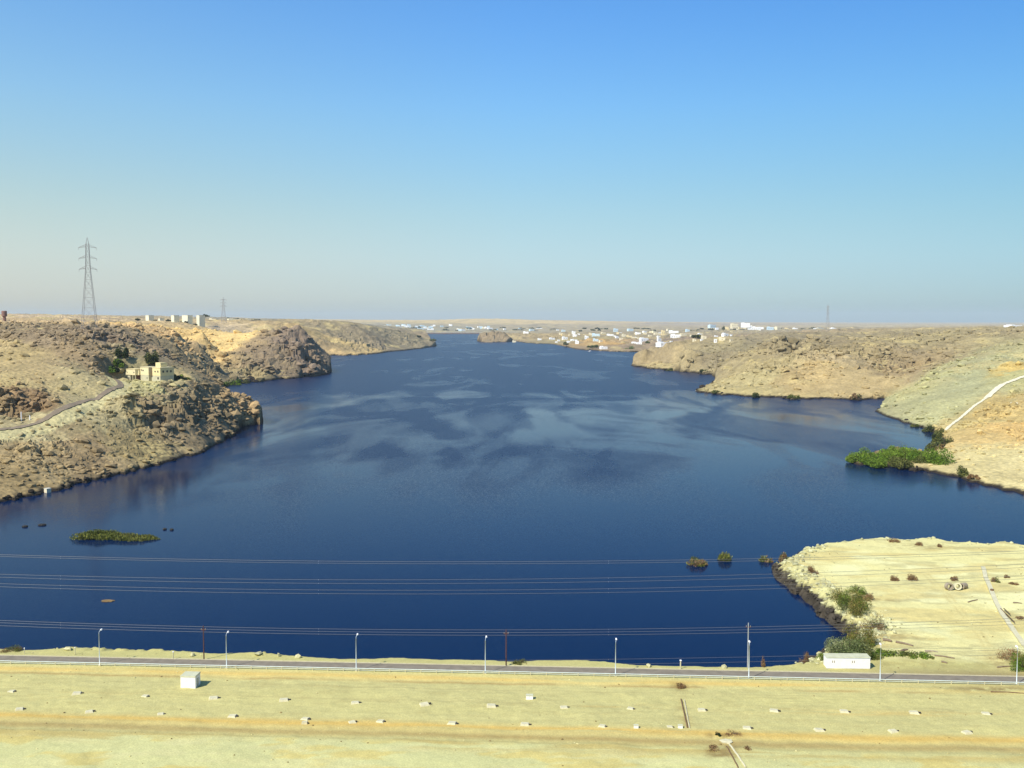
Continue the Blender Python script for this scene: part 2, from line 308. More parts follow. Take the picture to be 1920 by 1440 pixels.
# ---------------------------------------------------------------- mesh helpers
def tag(o, label=None, cat=None, group=None, kind=None):
    if label: o['label'] = label
    if cat: o['category'] = cat
    if group: o['group'] = group
    if kind: o['kind'] = kind
    return o
def link(name, me, mat, parent=None):
    o = bpy.data.objects.new(name, me); COL.objects.link(o)
    if mat: me.materials.append(mat)
    if parent: o.parent = parent
    return o
def np_mesh(name, V, Q, mat, colors=None, smooth=False, parent=None):
    me = bpy.data.meshes.new(name); V = np.asarray(V, np.float32); Q = np.asarray(Q, np.int32); k = Q.shape[1]
    me.vertices.add(len(V)); me.vertices.foreach_set('co', V.ravel())
    me.loops.add(Q.size); me.loops.foreach_set('vertex_index', Q.ravel())
    me.polygons.add(len(Q)); me.polygons.foreach_set('loop_start', np.arange(0, Q.size, k, dtype=np.int32))
    me.polygons.foreach_set('use_smooth', np.full(len(Q), smooth))
    me.update(calc_edges=True)
    if colors is not None:
        a = me.color_attributes.new('Col', 'FLOAT_COLOR', 'POINT')
        c = np.ones((len(V), 4), np.float32); c[:, :3] = colors; a.data.foreach_set('color', c.ravel())
    return link(name, me, mat, parent)
class MB:
    def __init__(s): s.v = []; s.f = []
    def add(s, vs, fs):
        b = len(s.v); s.v += [tuple(p) for p in vs]; s.f += [tuple(i+b for i in f) for f in fs]; return s
    def box(s, x0, x1, y0, y1, z0, z1):
        return s.add([(x0,y0,z0),(x1,y0,z0),(x1,y1,z0),(x0,y1,z0),(x0,y0,z1),(x1,y0,z1),(x1,y1,z1),(x0,y1,z1)],
                     [(3,2,1,0),(4,5,6,7),(0,1,5,4),(1,2,6,5),(2,3,7,6),(3,0,4,7)])
    def frus(s, x0, x1, y0, y1, z0, z1, i):
        return s.add([(x0,y0,z0),(x1,y0,z0),(x1,y1,z0),(x0,y1,z0),(x0+i,y0+i,z1),(x1-i,y0+i,z1),(x1-i,y1-i,z1),(x0+i,y1-i,z1)],
                     [(3,2,1,0),(4,5,6,7),(0,1,5,4),(1,2,6,5),(2,3,7,6),(3,0,4,7)])
    def tube(s, pts, r, n=8, caps=True):
        pts = [Vector(p) for p in pts]; rr = r if isinstance(r, (list, tuple)) else [r]*len(pts); vs = []; fs = []
        for i, p in enumerate(pts):
            d = (pts[min(i+1, len(pts)-1)]-pts[max(i-1, 0)]).normalized()
            a = Vector((0, 0, 1)) if abs(d.z) < .9 else Vector((1, 0, 0))
            e1 = d.cross(a).normalized(); e2 = d.cross(e1)
            for k in range(n):
                t = 2*math.pi*k/n; vs.append(p+(e1*math.cos(t)+e2*math.sin(t))*rr[i])
        for i in range(len(pts)-1):
            for k in range(n):
                a = i*n+k; b = i*n+(k+1) % n; fs.append((a, b, b+n, a+n))
        if caps: fs.append(tuple(range(n))); fs.append(tuple(range((len(pts)-1)*n+n-1, (len(pts)-1)*n-1, -1)))
        return s.add(vs, fs)
    def ring(s, c, r0, r1, h, n=20):
        x, y, z = c; vs = []; fs = []
        for k in range(n):
            t = 2*math.pi*k/n
            for r, zz in ((r0, z), (r1, z), (r1, z+h), (r0, z+h)): vs.append((x+r*math.cos(t), y+r*math.sin(t), zz))
        for k in range(n):
            a = 4*k; b = 4*((k+1) % n)
            for j in range(4): fs.append((a+j, b+j, b+(j+1) % 4, a+(j+1) % 4))
        return s.add(vs, fs)
    def build(s, name, mat, parent=None, smooth=False):
        me = bpy.data.meshes.new(name); me.from_pydata(s.v, [], s.f); me.update()
        if smooth:
            for p in me.polygons: p.use_smooth = True
        return link(name, me, mat, parent)
def empty(name, loc, rz=0):
    o = bpy.data.objects.new(name, None); COL.objects.link(o); o.location = loc; o.rotation_euler = (0, 0, rz); o.empty_display_size = .5
    return o
def copy_tree(o, parent=None):
    c = o.copy(); COL.objects.link(c); c.parent = parent
    for ch in o.children: copy_tree(ch, c)
    return c

# ---------------------------------------------------------------- materials
def newmat(name):
    m = bpy.data.materials.new(name); m.use_nodes = True; return m, m.node_tree.nodes, m.node_tree.links, m.node_tree.nodes['Principled BSDF']
def simple(name, col, rough=.8, var=.15, scale=2.0, metal=0., bump=0.):
    m, n, l, b = newmat(name); tx = n.new('ShaderNodeTexCoord'); no = n.new('ShaderNodeTexNoise'); no.inputs['Scale'].default_value = scale; no.inputs['Detail'].default_value = 5
    l.new(tx.outputs['Object'], no.inputs['Vector']); r = n.new('ShaderNodeMapRange')
    r.inputs['From Min'].default_value = .3; r.inputs['From Max'].default_value = .7; r.inputs['To Min'].default_value = 1-var; r.inputs['To Max'].default_value = 1+var
    l.new(no.outputs['Fac'], r.inputs['Value']); mx = n.new('ShaderNodeVectorMath'); mx.operation = 'SCALE'; mx.inputs[0].default_value = col[:3]
    l.new(r.outputs[0], mx.inputs['Scale']); l.new(mx.outputs[0], b.inputs['Base Color'])
    b.inputs['Roughness'].default_value = rough; b.inputs['Metallic'].default_value = metal
    b.inputs['Specular IOR Level'].default_value = .25
    if bump:
        bp = n.new('ShaderNodeBump'); bp.inputs['Strength'].default_value = bump; bp.inputs['Distance'].default_value = .1
        l.new(no.outputs['Fac'], bp.inputs['Height']); l.new(bp.outputs[0], b.inputs['Normal'])
    return m
def attrmat(name, scales=((.5, .25), (3., .2)), bump=(1.2, .5), rough=.95):
    """base colour from the mesh, broken up by procedural noise of several sizes"""
    m, n, l, b = newmat(name); at_ = n.new('ShaderNodeAttribute'); at_.attribute_name = 'Col'
    tx = n.new('ShaderNodeTexCoord'); cur = at_.outputs['Color']
    for sc, am in scales:
        no = n.new('ShaderNodeTexNoise'); no.inputs['Scale'].default_value = sc; no.inputs['Detail'].default_value = 6; no.inputs['Roughness'].default_value = .65
        l.new(tx.outputs['Object'], no.inputs['Vector']); r = n.new('ShaderNodeMapRange')
        r.inputs['From Min'].default_value = .32; r.inputs['From Max'].default_value = .68; r.inputs['To Min'].default_value = 1-am; r.inputs['To Max'].default_value = 1+am
        l.new(no.outputs['Fac'], r.inputs['Value']); mx = n.new('ShaderNodeVectorMath'); mx.operation = 'SCALE'
        l.new(cur, mx.inputs[0]); l.new(r.outputs[0], mx.inputs['Scale']); cur = mx.outputs[0]
    l.new(cur, b.inputs['Base Color']); b.inputs['Roughness'].default_value = rough; b.inputs['Specular IOR Level'].default_value = .1
    if bump:
        no = n.new('ShaderNodeTexNoise'); no.inputs['Scale'].default_value = bump[0]; no.inputs['Detail'].default_value = 6
        l.new(tx.outputs['Object'], no.inputs['Vector'])
        bp = n.new('ShaderNodeBump'); bp.inputs['Strength'].default_value = .6; bp.inputs['Distance'].default_value = bump[1]
        l.new(no.outputs['Fac'], bp.inputs['Height']); l.new(bp.outputs[0], b.inputs['Normal'])
    return m
M = {}
M['hill'] = attrmat('hill_rock', ((.012, .10), (.06, .16), (.35, .22)), (.45, .9))
M['near'] = attrmat('near_ground', ((.12, .05), (.6, .06), (3., .16)), (2.5, .10))
M['rock'] = attrmat('rubble', ((.3, .15), (2., .2)), None)
M['leaf'] = attrmat('foliage', ((.5, .3),), None, .8)
M['asphalt'] = simple('asphalt', (.205, .175, .13), .95, .16, .5)
M['kerb'] = simple('kerb', (.52, .47, .31), .9, .1, 1.5)
M['white'] = simple('white_paint', (.80, .79, .78), .6, .05, 1.2)
M['white_roof'] = simple('roof_sheet', (.50, .50, .34), .7, .12, .8)
M['trim'] = simple('blue_trim', (.40, .52, .60), .6, .05)
M['dark'] = simple('dark_opening', (.03, .025, .025), .7, .1)
M['concrete'] = simple('concrete', (.52, .47, .30), .9, .15, 1.5)
M['pale_concrete'] = simple('pale_concrete', (.55, .51, .33), .9, .12, 2)
M['grey_concrete'] = simple('grey_concrete', (.30, .25, .18), .9, .2, 1)
M['galv'] = simple('galvanised', (.55, .62, .64), .5, .06, 1, .2)
M['rail'] = simple('rail_paint', (.56, .62, .56), .55, .08, .7)
M['brownpole'] = simple('wood_pole', (.10, .045, .035), .8, .3, 2)
M['steel'] = simple('pylon_steel', (.30, .28, .26), .6, .1, .2)
M['wire'] = simple('cable', (.15, .145, .13), .5, .05, .2)
M['ywall'] = simple('yellow_plaster', (.70, .585, .30), .9, .06, .3)
M['cwall'] = simple('cream_plaster', (.71, .62, .36), .9, .06, .3)
M['gwall'] = simple('grey_plaster', (.48, .45, .30), .9, .12, .3)
M['bshade_wall'] = simple('brown_shade_wall', (.24, .13, .10), .9, .15, .3)  # own brown on tower and buttresses, painted-in shade on the station's recesses
M['white_wall'] = simple('white_wall', (.86, .86, .84), .9, .05, .05)
M['cream_wall'] = simple('cream_wall', (.74, .66, .46), .9, .06, .05)
M['yellow_wall'] = simple('pale_yellow_wall', (.76, .62, .34), .9, .06, .05)
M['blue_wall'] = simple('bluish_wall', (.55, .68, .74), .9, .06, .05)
M['pale_roof'] = simple('pale_roof', (.62, .58, .46), .9, .1, .1)
M['block_wall'] = simple('block_wall', (.78, .74, .54), .9, .06, .1)
M['rust'] = simple('rusty_pipe', (.16, .10, .05), .8, .3, 2)
M['driftwood'] = simple('weathered_wood', (.20, .15, .10), .9, .3, 3)
M['trunk'] = simple('bark', (.10, .07, .045), .9, .2, 3)
M['path'] = simple('pale_track', (.68, .62, .43), .95, .1, .3)
M['dirt'] = simple('dirt_road', (.23, .178, .118), .95, .14, .25)

# ---------------------------------------------------------------- terrain meshes
def grid_faces(keep, nv, nu):
    """keep: (nv, nu) vertex mask -> compact vertex index and quads having all four corners kept"""
    idx = -np.ones((nv, nu), np.int64); idx[keep] = np.arange(keep.sum())
    a = idx[:-1, :-1]; b = idx[:-1, 1:]; c = idx[1:, 1:]; d = idx[1:, :-1]
    ok = (a >= 0) & (b >= 0) & (c >= 0) & (d >= 0)
    return np.stack([a[ok], b[ok], c[ok], d[ok]], 1)
def dilate(m, n):
    for _ in range(n):
        k = m.copy(); k[1:] |= m[:-1]; k[:-1] |= m[1:]; k[:, 1:] |= m[:, :-1]; k[:, :-1] |= m[:, 1:]; m = k
    return m
def seq(a, b, f):
    r = [a]
    while r[-1] < b: r.append(r[-1]+f(r[-1]))
    return np.array(r)
def land_at(X, Y): return inpoly(X, Y, polyL) | inpoly(X, Y, polyR) | inpoly(X, Y, polyF)
def colour_far(X, Y, Z, dist, slope):
    c = zone_col(X, Y)
    # fresh breaks and weathered faces differ in tone block by block
    v, e, _, _ = worley((X+(vn(X/7, Y/7, 31)-.5)*5)/9, (Y+(vn(X/7, Y/7, 32)-.5)*5)/10.8, 44)
    so = gauss(X, Y, SMO)
    c = c*(1+(v-.5)*.30*(1-so)*(Y < 4000))[:, None]
    p = sm(.52, .66, fbm(X/70, Y/110, 91, 4))*(1-so)*.45*sm(600, 1000, Y)
    c = c*(1-p[:, None])+(tc(150, 134, 112))*p[:, None]
    # drifted sand in the hollows
    q = sm(.60, .70, fbm(X/45+9, Y/80, 95, 4))*(1-so)*.55*(slope < .5)
    c = c*(1-q[:, None])+(tc(224, 202, 144))*q[:, None]
    dr = np.full(len(X), 99.); nr = (Y < 900) & (X < 0)
    if nr.any(): dr[nr] = seg_dist(X[nr], Y[nr], [[(x+5.5, y-5.5) for x, y in RWP]])
    k = (1-sm(6, 10.5, dr))*.9; c = c*(1-k[:, None])+tc(222, 210, 162)*k[:, None]
    # tidemark: dark, weed-grown stones at the waterline
    hb = np.clip(2.0*np.clip(Y/1000, .9, 2.2), 0, 4)
    t = 1-sm(.55, 1.0, Z/hb+(vn(X/3, Y/3, 96)-.5)*.25)
    t = t*(1-sm(3, 9, dist/np.clip(Y/600, 1, 6)))
    c = c*(1-t[:, None])+np.array([.028, .022, .016])*t[:, None]
    return c
def far_mesh(name, us, ds, want):
    nu = len(us); nv = len(ds)
    U, Dd = np.meshgrid(us, ds); X = U*Dd; Y = Dd.copy()
    land = np.zeros(X.shape, bool); land = land_at(X.ravel(), Y.ravel()).reshape(X.shape)
    keep = dilate(land, 2)
    x = X[keep]; y = Y[keep]; ld = land[keep]; dist = seg_dist(x, y, [Lw, Rw])
    z = height(x, y, ld, dist)
    Z = np.zeros(X.shape); Z[keep] = z
    gz = np.hypot(np.gradient(Z, axis=1)/np.maximum(np.gradient(X, axis=1), 1e-3), np.gradient(Z, axis=0)/np.gradient(Y, axis=0))
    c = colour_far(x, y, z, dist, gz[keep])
    Q = grid_faces(keep, nv, nu)
    if want is not None: pass
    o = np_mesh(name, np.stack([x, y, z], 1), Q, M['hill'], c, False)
    tag(o, kind='structure'); print(name, len(x), len(Q), round(time.time()-T0, 1)); return o
def ulist(a, b, fine, coarse_out):
    return seq(a, b, lambda u: fine if abs(u) < .53 else coarse_out)
U0 = .0012
dn = seq(440, 2300, lambda d: d*.0019)
far_mesh('hills', seq(-.74, -.17, lambda u: U0 if u > -.53 else .006), dn, None)
far_mesh('hills', seq(.10, .74, lambda u: U0 if u < .53 else .006), dn, None)
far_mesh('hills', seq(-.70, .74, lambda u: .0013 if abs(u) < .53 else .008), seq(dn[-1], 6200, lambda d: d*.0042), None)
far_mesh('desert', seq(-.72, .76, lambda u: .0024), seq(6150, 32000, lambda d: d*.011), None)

# near bank
def colour_near(X, Y, Z, dist):
    s = across(X, Y); a = along(X, Y); n1 = fbm(X/14, Y/5, 101, 4); n2 = fbm(a/30, s/2.2, 104, 4); n3 = fbm(a/50, s/.9, 106, 3)
    base = tc(216, 207, 148)[None]*np.ones((len(X), 1))
    def mix(c, col, t): return c*(1-t[:, None])+tc(*col)[None]*t[:, None]
    c = base
    c = mix(c, (224, 214, 150), sm(.35, .8, fbm(a/40, s/5, 102, 4))*.6)
    # far side of the road and the sandy peninsula
    pen = 1-sm(-9, -6, s)
    c = mix(c, (212, 204, 140), pen*.8)
    ps = 1-sm(-22, -14, s)
    c = mix(c, (250, 240, 178), ps*.92)
    c = mix(c, (255, 250, 196), ps*sm(.5, .7, fbm(X/16, Y/16, 108, 4))*.8)
    c = mix(c, (232, 212, 146), ps*sm(.55, .72, fbm(X/20, Y/8, 109, 4))*.7)
    c = mix(c, (196, 186, 140), ps*sm(.60, .7, fbm(X/12, Y/4, 110, 4))*.5)
    sh = (s > -1.2) & (s < 60)
    c = mix(c, (238, 206, 128), np.exp(-((s-2.6)/1.5)**2)*sm(.25, .55, n2)*.9)
    c = mix(c, (182, 152, 100), np.exp(-((s-4.9-.5*(n1-.5))/.5)**2)*sm(.35, .6, fbm(a/18, s/6, 112, 3))*.75)
    wob = 1.4*(vn(a/60, s*0, 113)-.5)
    for s0, wd, am in ((8.6, .35, .32), (10.2, .3, .18), (16.0, .4, .28), (14.5, .3, .12), (23.5, .3, .14), (44.5, .5, .22)):
        c = mix(c, (176, 160, 118), np.exp(-((s-s0-wob)/wd)**2)*sm(.3, .6, fbm(a/25, s/3, 114, 3))*am)
    fs_ = fbm(a/16, s/.33, 151, 4); c = c*(1+.16*(fs_-.5)*(s > 0))[:, None]; fs2 = fbm(a/5, s/1.1, 155, 3); c = mix(c, (196, 182, 128), sm(.62, .72, fs2)*(s > 5)*.35)
    # wind-blown sand and the dirt track along the foot of the dam
    c = mix(c, (236, 200, 118), np.exp(-((s-30+wob-(n2-.5)*2)/1.7)**2)*.95*sm(.1, .4, n2))
    c = mix(c, (186, 158, 104), np.exp(-((s-34.2+wob)/1.7)**2)*.85*(.6+.4*n3))
    pt = sm(37, 40, s+3*(n1-.5))
    c = mix(c, (224, 222, 166), pt*.85)
    c = mix(c, (226, 208, 136), pt*sm(.52, .64, fbm(X/9, Y/3.5, 116, 4))*.8)
    c = mix(c, (228, 222, 168), pt*sm(.55, .66, fbm(X/11+7, Y/3, 118, 4))*.7)
    c = mix(c, (206, 180, 112), np.exp(-((s-39)/2.5)**2)*sm(.45, .6, n2)*.7)
    c = mix(c, (232, 196, 120), np.exp(-((s-17.5)/1.3)**2)*sm(.55, .7, n2)*.5)
    for trk in ([(1735, 1075), (1780, 1120), (1830, 1180), (1880, 1262)], [(1660, 1050), (1760, 1062), (1850, 1070), (1960, 1066)], [(1625, 1100), (1700, 1098), (1800, 1100), (1845, 1085)]):
        T = [at(x, y, 4.8)[:2] for x, y in trk]; T = spline(T, 6)
        for off_ in (-.9, .9):
            near_ = (Y > 225) & (X > 60); dd_ = np.full(len(X), 99.); dd_[near_] = seg_dist(X[near_], Y[near_], [[(x+off_, y+off_*.5) for x, y in T]])
            c = mix(c, (206, 186, 130), np.exp(-(dd_/.45)**2)*.7*sm(.3, .55, fbm(X/5, Y/5, 127, 3)))
        dd_[near_] = seg_dist(X[near_], Y[near_], [T]); c = mix(c, (240, 226, 164), np.exp(-(dd_/2.6)**2)*.5)
    # dusty brown reach of the road on the right
    X0 = at(1700, 1268, 5.8)[0]
    c = mix(c, (168, 146, 108), np.exp(-((s+5.5)/5.)**2)*sm(X0-30, X0+20, X)*.75*sm(.2, .5, n1))
    # disturbed dark earth round the pipe crossing
    for (px, py, rx, ry, am) in ((1277, 1286, 2.2, 2.2, .7), (1350, 1378, 3.5, 1.2, .75), (1352, 1412, 4.0, 2.6, .75), (1372, 1398, 3.5, 1.5, .5), (1858, 1292, 12, 1.6, .7), (1283, 1340, 1.3, 7, .45), (1640, 1185, 12, 5, .5), (1700, 1245, 14, 4, .3), (1900, 1240, 8, 7, .5), (1640, 1118, 14, 4, .35), (1720, 1020, 12, 6, .4)):
        p = at(px, py, 5.7); g = np.exp(-((X-p[0])/rx)**2-((Y-p[1])/ry)**2)
        c = mix(c, (138, 108, 66), g*am*sm(.3, .62, fbm(X/1.6, Y/1.6, 119, 4)))
    # riprap, dark at the waterline
    rr = (1-sm(5, 11, dist))*(s < -13)*(1-sm(at(1520, 1030, 5)[0], at(1600, 1030, 5)[0], X)*sm(305, 330, Y))
    v, e, _, _ = worley(X/1.5, Y/1.5, 71)
    c = c*(1+(v-.5)*.5*rr)[:, None]; c = mix(c, (188, 186, 140), rr*.55)
    t = (1-sm(2.3, 3.2, Z+(vn(X/1.5, Y/1.5, 121)-.5)))*(1-sm(6, 8, dist))
    c = c*(1-t[:, None])+(np.array([.045, .037, .026])[None]*(1+(v[:, None]-.4)*1.3))*t[:, None]
    return c
def near_mesh(name, xs, ys):
    X, Y = np.meshgrid(xs, ys); land = inpoly(X.ravel(), Y.ravel(), polyN).reshape(X.shape); keep = dilate(land, 2)
    x = X[keep]; y = Y[keep]; dist = seg_dist(x, y, [NS]); z = near_height(x, y, land[keep], dist)
    c = colour_near(x, y, z, dist)
    o = np_mesh(name, np.stack([x, y, z], 1), grid_faces(keep, len(ys), len(xs)), M['near'], c, True)
    print(name, len(x), round(time.time()-T0, 1)); return tag(o, kind='structure')
xsn = np.concatenate([seq(-700, -165, lambda x: 4), seq(-162, 235, lambda x: .5), seq(238, 700, lambda x: 4)])
near_mesh('ground', xsn, np.concatenate([seq(-40, 170, lambda y: 3), seq(172, 285, lambda y: .5), seq(285.6, 420, lambda y: .8)]))

# river
wm, n, l, b = newmat('river_water')
b.inputs['Base Color'].default_value = (.0002, .0100, .044, 1); b.inputs['IOR'].default_value = 1.33; b.inputs['Roughness'].default_value = .06; b.inputs['Specular IOR Level'].default_value = .08
tx = n.new('ShaderNodeTexCoord')
def noise(scale, sx=1, sy=1, det=3, dist=0., rot=0):
    mp = n.new('ShaderNodeMapping'); mp.inputs['Scale'].default_value = (sx, sy, 1); mp.inputs['Rotation'].default_value = (0, 0, rot); l.new(tx.outputs['Object'], mp.inputs['Vector'])
    no = n.new('ShaderNodeTexNoise'); no.inputs['Scale'].default_value = scale; no.inputs['Detail'].default_value = det; no.inputs['Distortion'].default_value = dist
    l.new(mp.outputs[0], no.inputs['Vector']); return no.outputs['Fac']
def mathn(op, a, b_=None, clamp=False):
    m = n.new('ShaderNodeMath'); m.operation = op; m.use_clamp = clamp
    for i, v in enumerate((a, b_)):
        if v is None: continue
        if isinstance(v, (int, float)): m.inputs[i].default_value = v
        else: l.new(v, m.inputs[i])
    return m.outputs[0]
def mr(v, a, b_, c, d):
    m = n.new('ShaderNodeMapRange'); m.interpolation_type = 'SMOOTHSTEP'; l.new(v, m.inputs['Value'])
    for k, q in zip(('From Min', 'From Max', 'To Min', 'To Max'), (a, b_, c, d)): m.inputs[k].default_value = q
    return m.outputs[0]
# wind: ruffled and slick reaches, long streaks across the current
w1 = mr(noise(.0034, 1, .60, 4, .9), .45, .56, 0, 1)
w2 = mr(noise(.017, .6, .20, 6, 1.5, .2), .43, .60, 0, 1)
w3 = mr(noise(.036, .5, .17, 5, 1.0, -.10), .46, .64, 0, 1)
sepy = n.new('ShaderNodeSeparateXYZ'); l.new(tx.outputs['Object'], sepy.inputs[0])
calm = mr(sepy.outputs['Y'], 380, 700, .12, 1.0)
far_ = mr(sepy.outputs['Y'], 900, 1500, 0, .74)
wind = mathn('ADD', mathn('MULTIPLY', mathn('ADD', mathn('ADD', mathn('MULTIPLY', w1, .5), mathn('MULTIPLY', w2, .5)), mathn('MULTIPLY', w3, .30)), calm), far_, True)
def ncol(scale, det):
    no = n.new('ShaderNodeTexNoise'); no.inputs['Scale'].default_value = scale; no.inputs['Detail'].default_value = det; l.new(tx.outputs['Object'], no.inputs['Vector'])
    v = n.new('ShaderNodeVectorMath'); v.operation = 'SUBTRACT'; l.new(no.outputs['Color'], v.inputs[0]); v.inputs[1].default_value = (.5, .5, .5); return v.outputs[0]
va = n.new('ShaderNodeVectorMath'); va.operation = 'ADD'; l.new(ncol(5., 3), va.inputs[0]); l.new(ncol(1.7, 2), va.inputs[1])
vs_ = n.new('ShaderNodeVectorMath'); vs_.operation = 'SCALE'; l.new(va.outputs[0], vs_.inputs[0]); l.new(mathn('ADD', mathn('MULTIPLY', wind, .55), .05), vs_.inputs['Scale'])
vm = n.new('ShaderNodeVectorMath'); vm.operation = 'MULTIPLY'; l.new(vs_.outputs[0], vm.inputs[0]); vm.inputs[1].default_value = (1, 1, 0)
vz = n.new('ShaderNodeVectorMath'); vz.operation = 'ADD'; l.new(vm.outputs[0], vz.inputs[0]); vz.inputs[1].default_value = (0, 0, 1)
vn_ = n.new('ShaderNodeVectorMath'); vn_.operation = 'NORMALIZE'; l.new(vz.outputs[0], vn_.inputs[0])
l.new(vn_.outputs[0], b.inputs['Normal']); l.new(mathn('ADD', mathn('MULTIPLY', wind, .20), .10), b.inputs['Roughness'])
o = MB().add([(-9000, 120, 0), (9000, 120, 0), (9000, 6600, 0), (-9000, 6600, 0)], [(0, 1, 2, 3)]).build('water', wm); tag(o, kind='structure')

# ---------------------------------------------------------------- where a line of sight meets the ground
def drop(px, py):
    d = ray(px, py); Ds = np.exp(np.linspace(math.log(440), math.log(20000), 700)); t = Ds/d[1]
    X = d[0]*t; Z = CAMZ+d[2]*t; h = np.maximum(height(X, Ds, detail=False), 0)
    k = np.argmax(Z < h) if (Z < h).any() else len(Ds)-1
    k = max(k, 1); a = (Z[k-1]-h[k-1]); b_ = (h[k]-Z[k]); f = a/(a+b_+1e-9) if a > 0 else 1
    D = Ds[k-1]+(Ds[k]-Ds[k-1])*min(max(f, 0), 1)
    x = d[0]*D/d[1]; z = float(height(np.array([x]), np.array([D]))[0]); return (x, D, max(z, 0))
def gz_near(x, y): return float(near_height(np.array([x*1.]), np.array([y*1.]))[0])
def nat(px, py, z=5.7):
    for _ in range(4):
        p = at(px, py, z); z = gz_near(p[0], p[1])
        z = max(z, 0)
    return (p[0], p[1], z)
def gz_far(x, y): return float(height(np.array([x*1.]), np.array([y*1.]))[0])

# ---------------------------------------------------------------- roads
def strip(name, centre, offs, hfun, lift, mat, kind='structure'):
    P = [Vector((x, y, 0)) for x, y in centre]; V = []; Fc = []
    for i, p in enumerate(P):
        d = (P[min(i+1, len(P)-1)]-P[max(i-1, 0)]).normalized(); nn = Vector((d.y, -d.x, 0))
        for o_ in offs: q = p+nn*o_; V.append([q.x, q.y, 0])
    V = np.array(V); V[:, 2] = hfun(V[:, 0], V[:, 1])+lift; k = len(offs)
    for i in range(len(P)-1):
        for j in range(k-1): Fc.append((i*k+j, i*k+j+1, (i+1)*k+j+1, (i+1)*k+j))
    return tag(np_mesh(name, V, Fc, mat, None, True), kind=kind)
strip('road', [road_pt(a, -3.35) for a in np.arange(-560, 620, 2.)], [-2.1, -.7, .7, 2.1], lambda X, Y: np.full(X.shape, 5.97), 0, M['asphalt'])
mb = MB()
for a in np.arange(-300, 285, 6.):
    c_ = [road_pt(a, -5.75), road_pt(a+5.96, -5.75), road_pt(a+5.96, -5.5), road_pt(a, -5.5)]
    mb.add([(x, y, 5.7) for x, y in c_]+[(x, y, 6.1) for x, y in c_], [(3,2,1,0),(4,5,6,7),(0,1,5,4),(1,2,6,5),(2,3,7,6),(3,0,4,7)])
tag(mb.build('kerb', M['kerb']), kind='structure')
hf = lambda X, Y: height(X, Y)
strip('dirt_road', spline(RWP), [-2.1, -1., 0, 1., 2.1], hf, .45, M['dirt'])
strip('path', spline(TWP[:4]), [-1.5, 0, 1.5], hf, .4, M['path'])
strip('path', spline(TWP[3:]), [-2.8, -1, 1, 2.8], hf, .5, M['path'])

# ---------------------------------------------------------------- rubble strewn over the banks
def rocks(name, X, Y, Z, S, cols, seed=3, squash=.7):
    rs = np.random.RandomState(seed); n_ = len(X)
    g = (1+5**.5)/2
    I = np.array([(-1,g,0),(1,g,0),(-1,-g,0),(1,-g,0),(0,-1,g),(0,1,g),(0,-1,-g),(0,1,-g),(g,0,-1),(g,0,1),(-g,0,-1),(-g,0,1)])/1.9
    Fi = np.array([(0,11,5),(0,5,1),(0,1,7),(0,7,10),(0,10,11),(1,5,9),(5,11,4),(11,10,2),(10,7,6),(7,1,8),(3,9,4),(3,4,2),(3,2,6),(3,6,8),(3,8,9),(4,9,5),(2,4,11),(6,2,10),(8,6,7),(9,8,1)])
    V = np.repeat(I[None], n_, 0)*(1+.55*(rs.rand(n_, 12, 1)-.5))
    V = V*np.stack([.7+.7*rs.rand(n_), .7+.7*rs.rand(n_), squash*(.5+.7*rs.rand(n_))], 1)[:, None, :]
    ca = rs.rand(n_)*6.28; tl = (rs.rand(n_)-.5)*.9
    y_ = V[:, :, 1]*np.cos(tl)[:, None]-V[:, :, 2]*np.sin(tl)[:, None]; z_ = V[:, :, 1]*np.sin(tl)[:, None]+V[:, :, 2]*np.cos(tl)[:, None]
    x_ = V[:, :, 0]*np.cos(ca)[:, None]-y_*np.sin(ca)[:, None]; y2 = V[:, :, 0]*np.sin(ca)[:, None]+y_*np.cos(ca)[:, None]
    P = np.stack([x_*S[:, None]+X[:, None], y2*S[:, None]+Y[:, None], z_*S[:, None]+(Z+S*.15)[:, None]], 2).reshape(-1, 3)
    Q = (Fi[None]+np.arange(n_)[:, None, None]*12).reshape(-1, 3)
    return np_mesh(name, P, Q, M['rock'], np.repeat(cols, 12, 0))
rs = np.random.RandomState(11)
# left and right banks, distances 470..2000 m
n_ = 210000
uu = rs.uniform(-.56, .56, n_); dd = np.exp(rs.uniform(math.log(465), math.log(1900), n_)); X = uu*dd; Y = dd
ok = land_at(X, Y); X = X[ok]; Y = Y[ok]
cl = gauss(X, Y, CR); so = gauss(X, Y, SMO); fb = sm(.42, .62, fbm(X/30, Y/40, 131, 3))
pr = np.clip(.16+.5*fb+.6*cl, 0, 1)*(1-.93*so)
dR = seg_dist(X, Y, [RWP, TWP]); pr = pr*(dR > 7)*np.where((X < 0), 1, .45)
ok = rs.rand(len(X)) < pr*.62; X = X[ok]; Y = Y[ok]; cl = cl[ok]
S = (.38+1.3*rs.rand(len(X))**3+2.2*rs.rand(len(X))**9)*np.clip((Y/600)**.8, .9, 2.4)*(1+.5*cl)
big = (cl > .45) & (rs.rand(len(X)) < .16); S[big] = (1.6+2.6*rs.rand(big.sum()))*np.clip(Y[big]/800, .9, 2)
dist = seg_dist(X, Y, [Lw, Rw]); Z = height(X, Y, np.ones(len(X), bool), dist)
cc = zone_col(X, Y)*(1+.5*(rs.rand(len(X), 1)-.5)); wet = Z < 1.9; cc[wet] = np.array([.035, .028, .02])
o = rocks('rubble', X, Y, Z, S, cc); tag(o, 'loose brown rubble strewn over the rocky river banks', 'rubble', kind='stuff'); print('rocks', len(X))
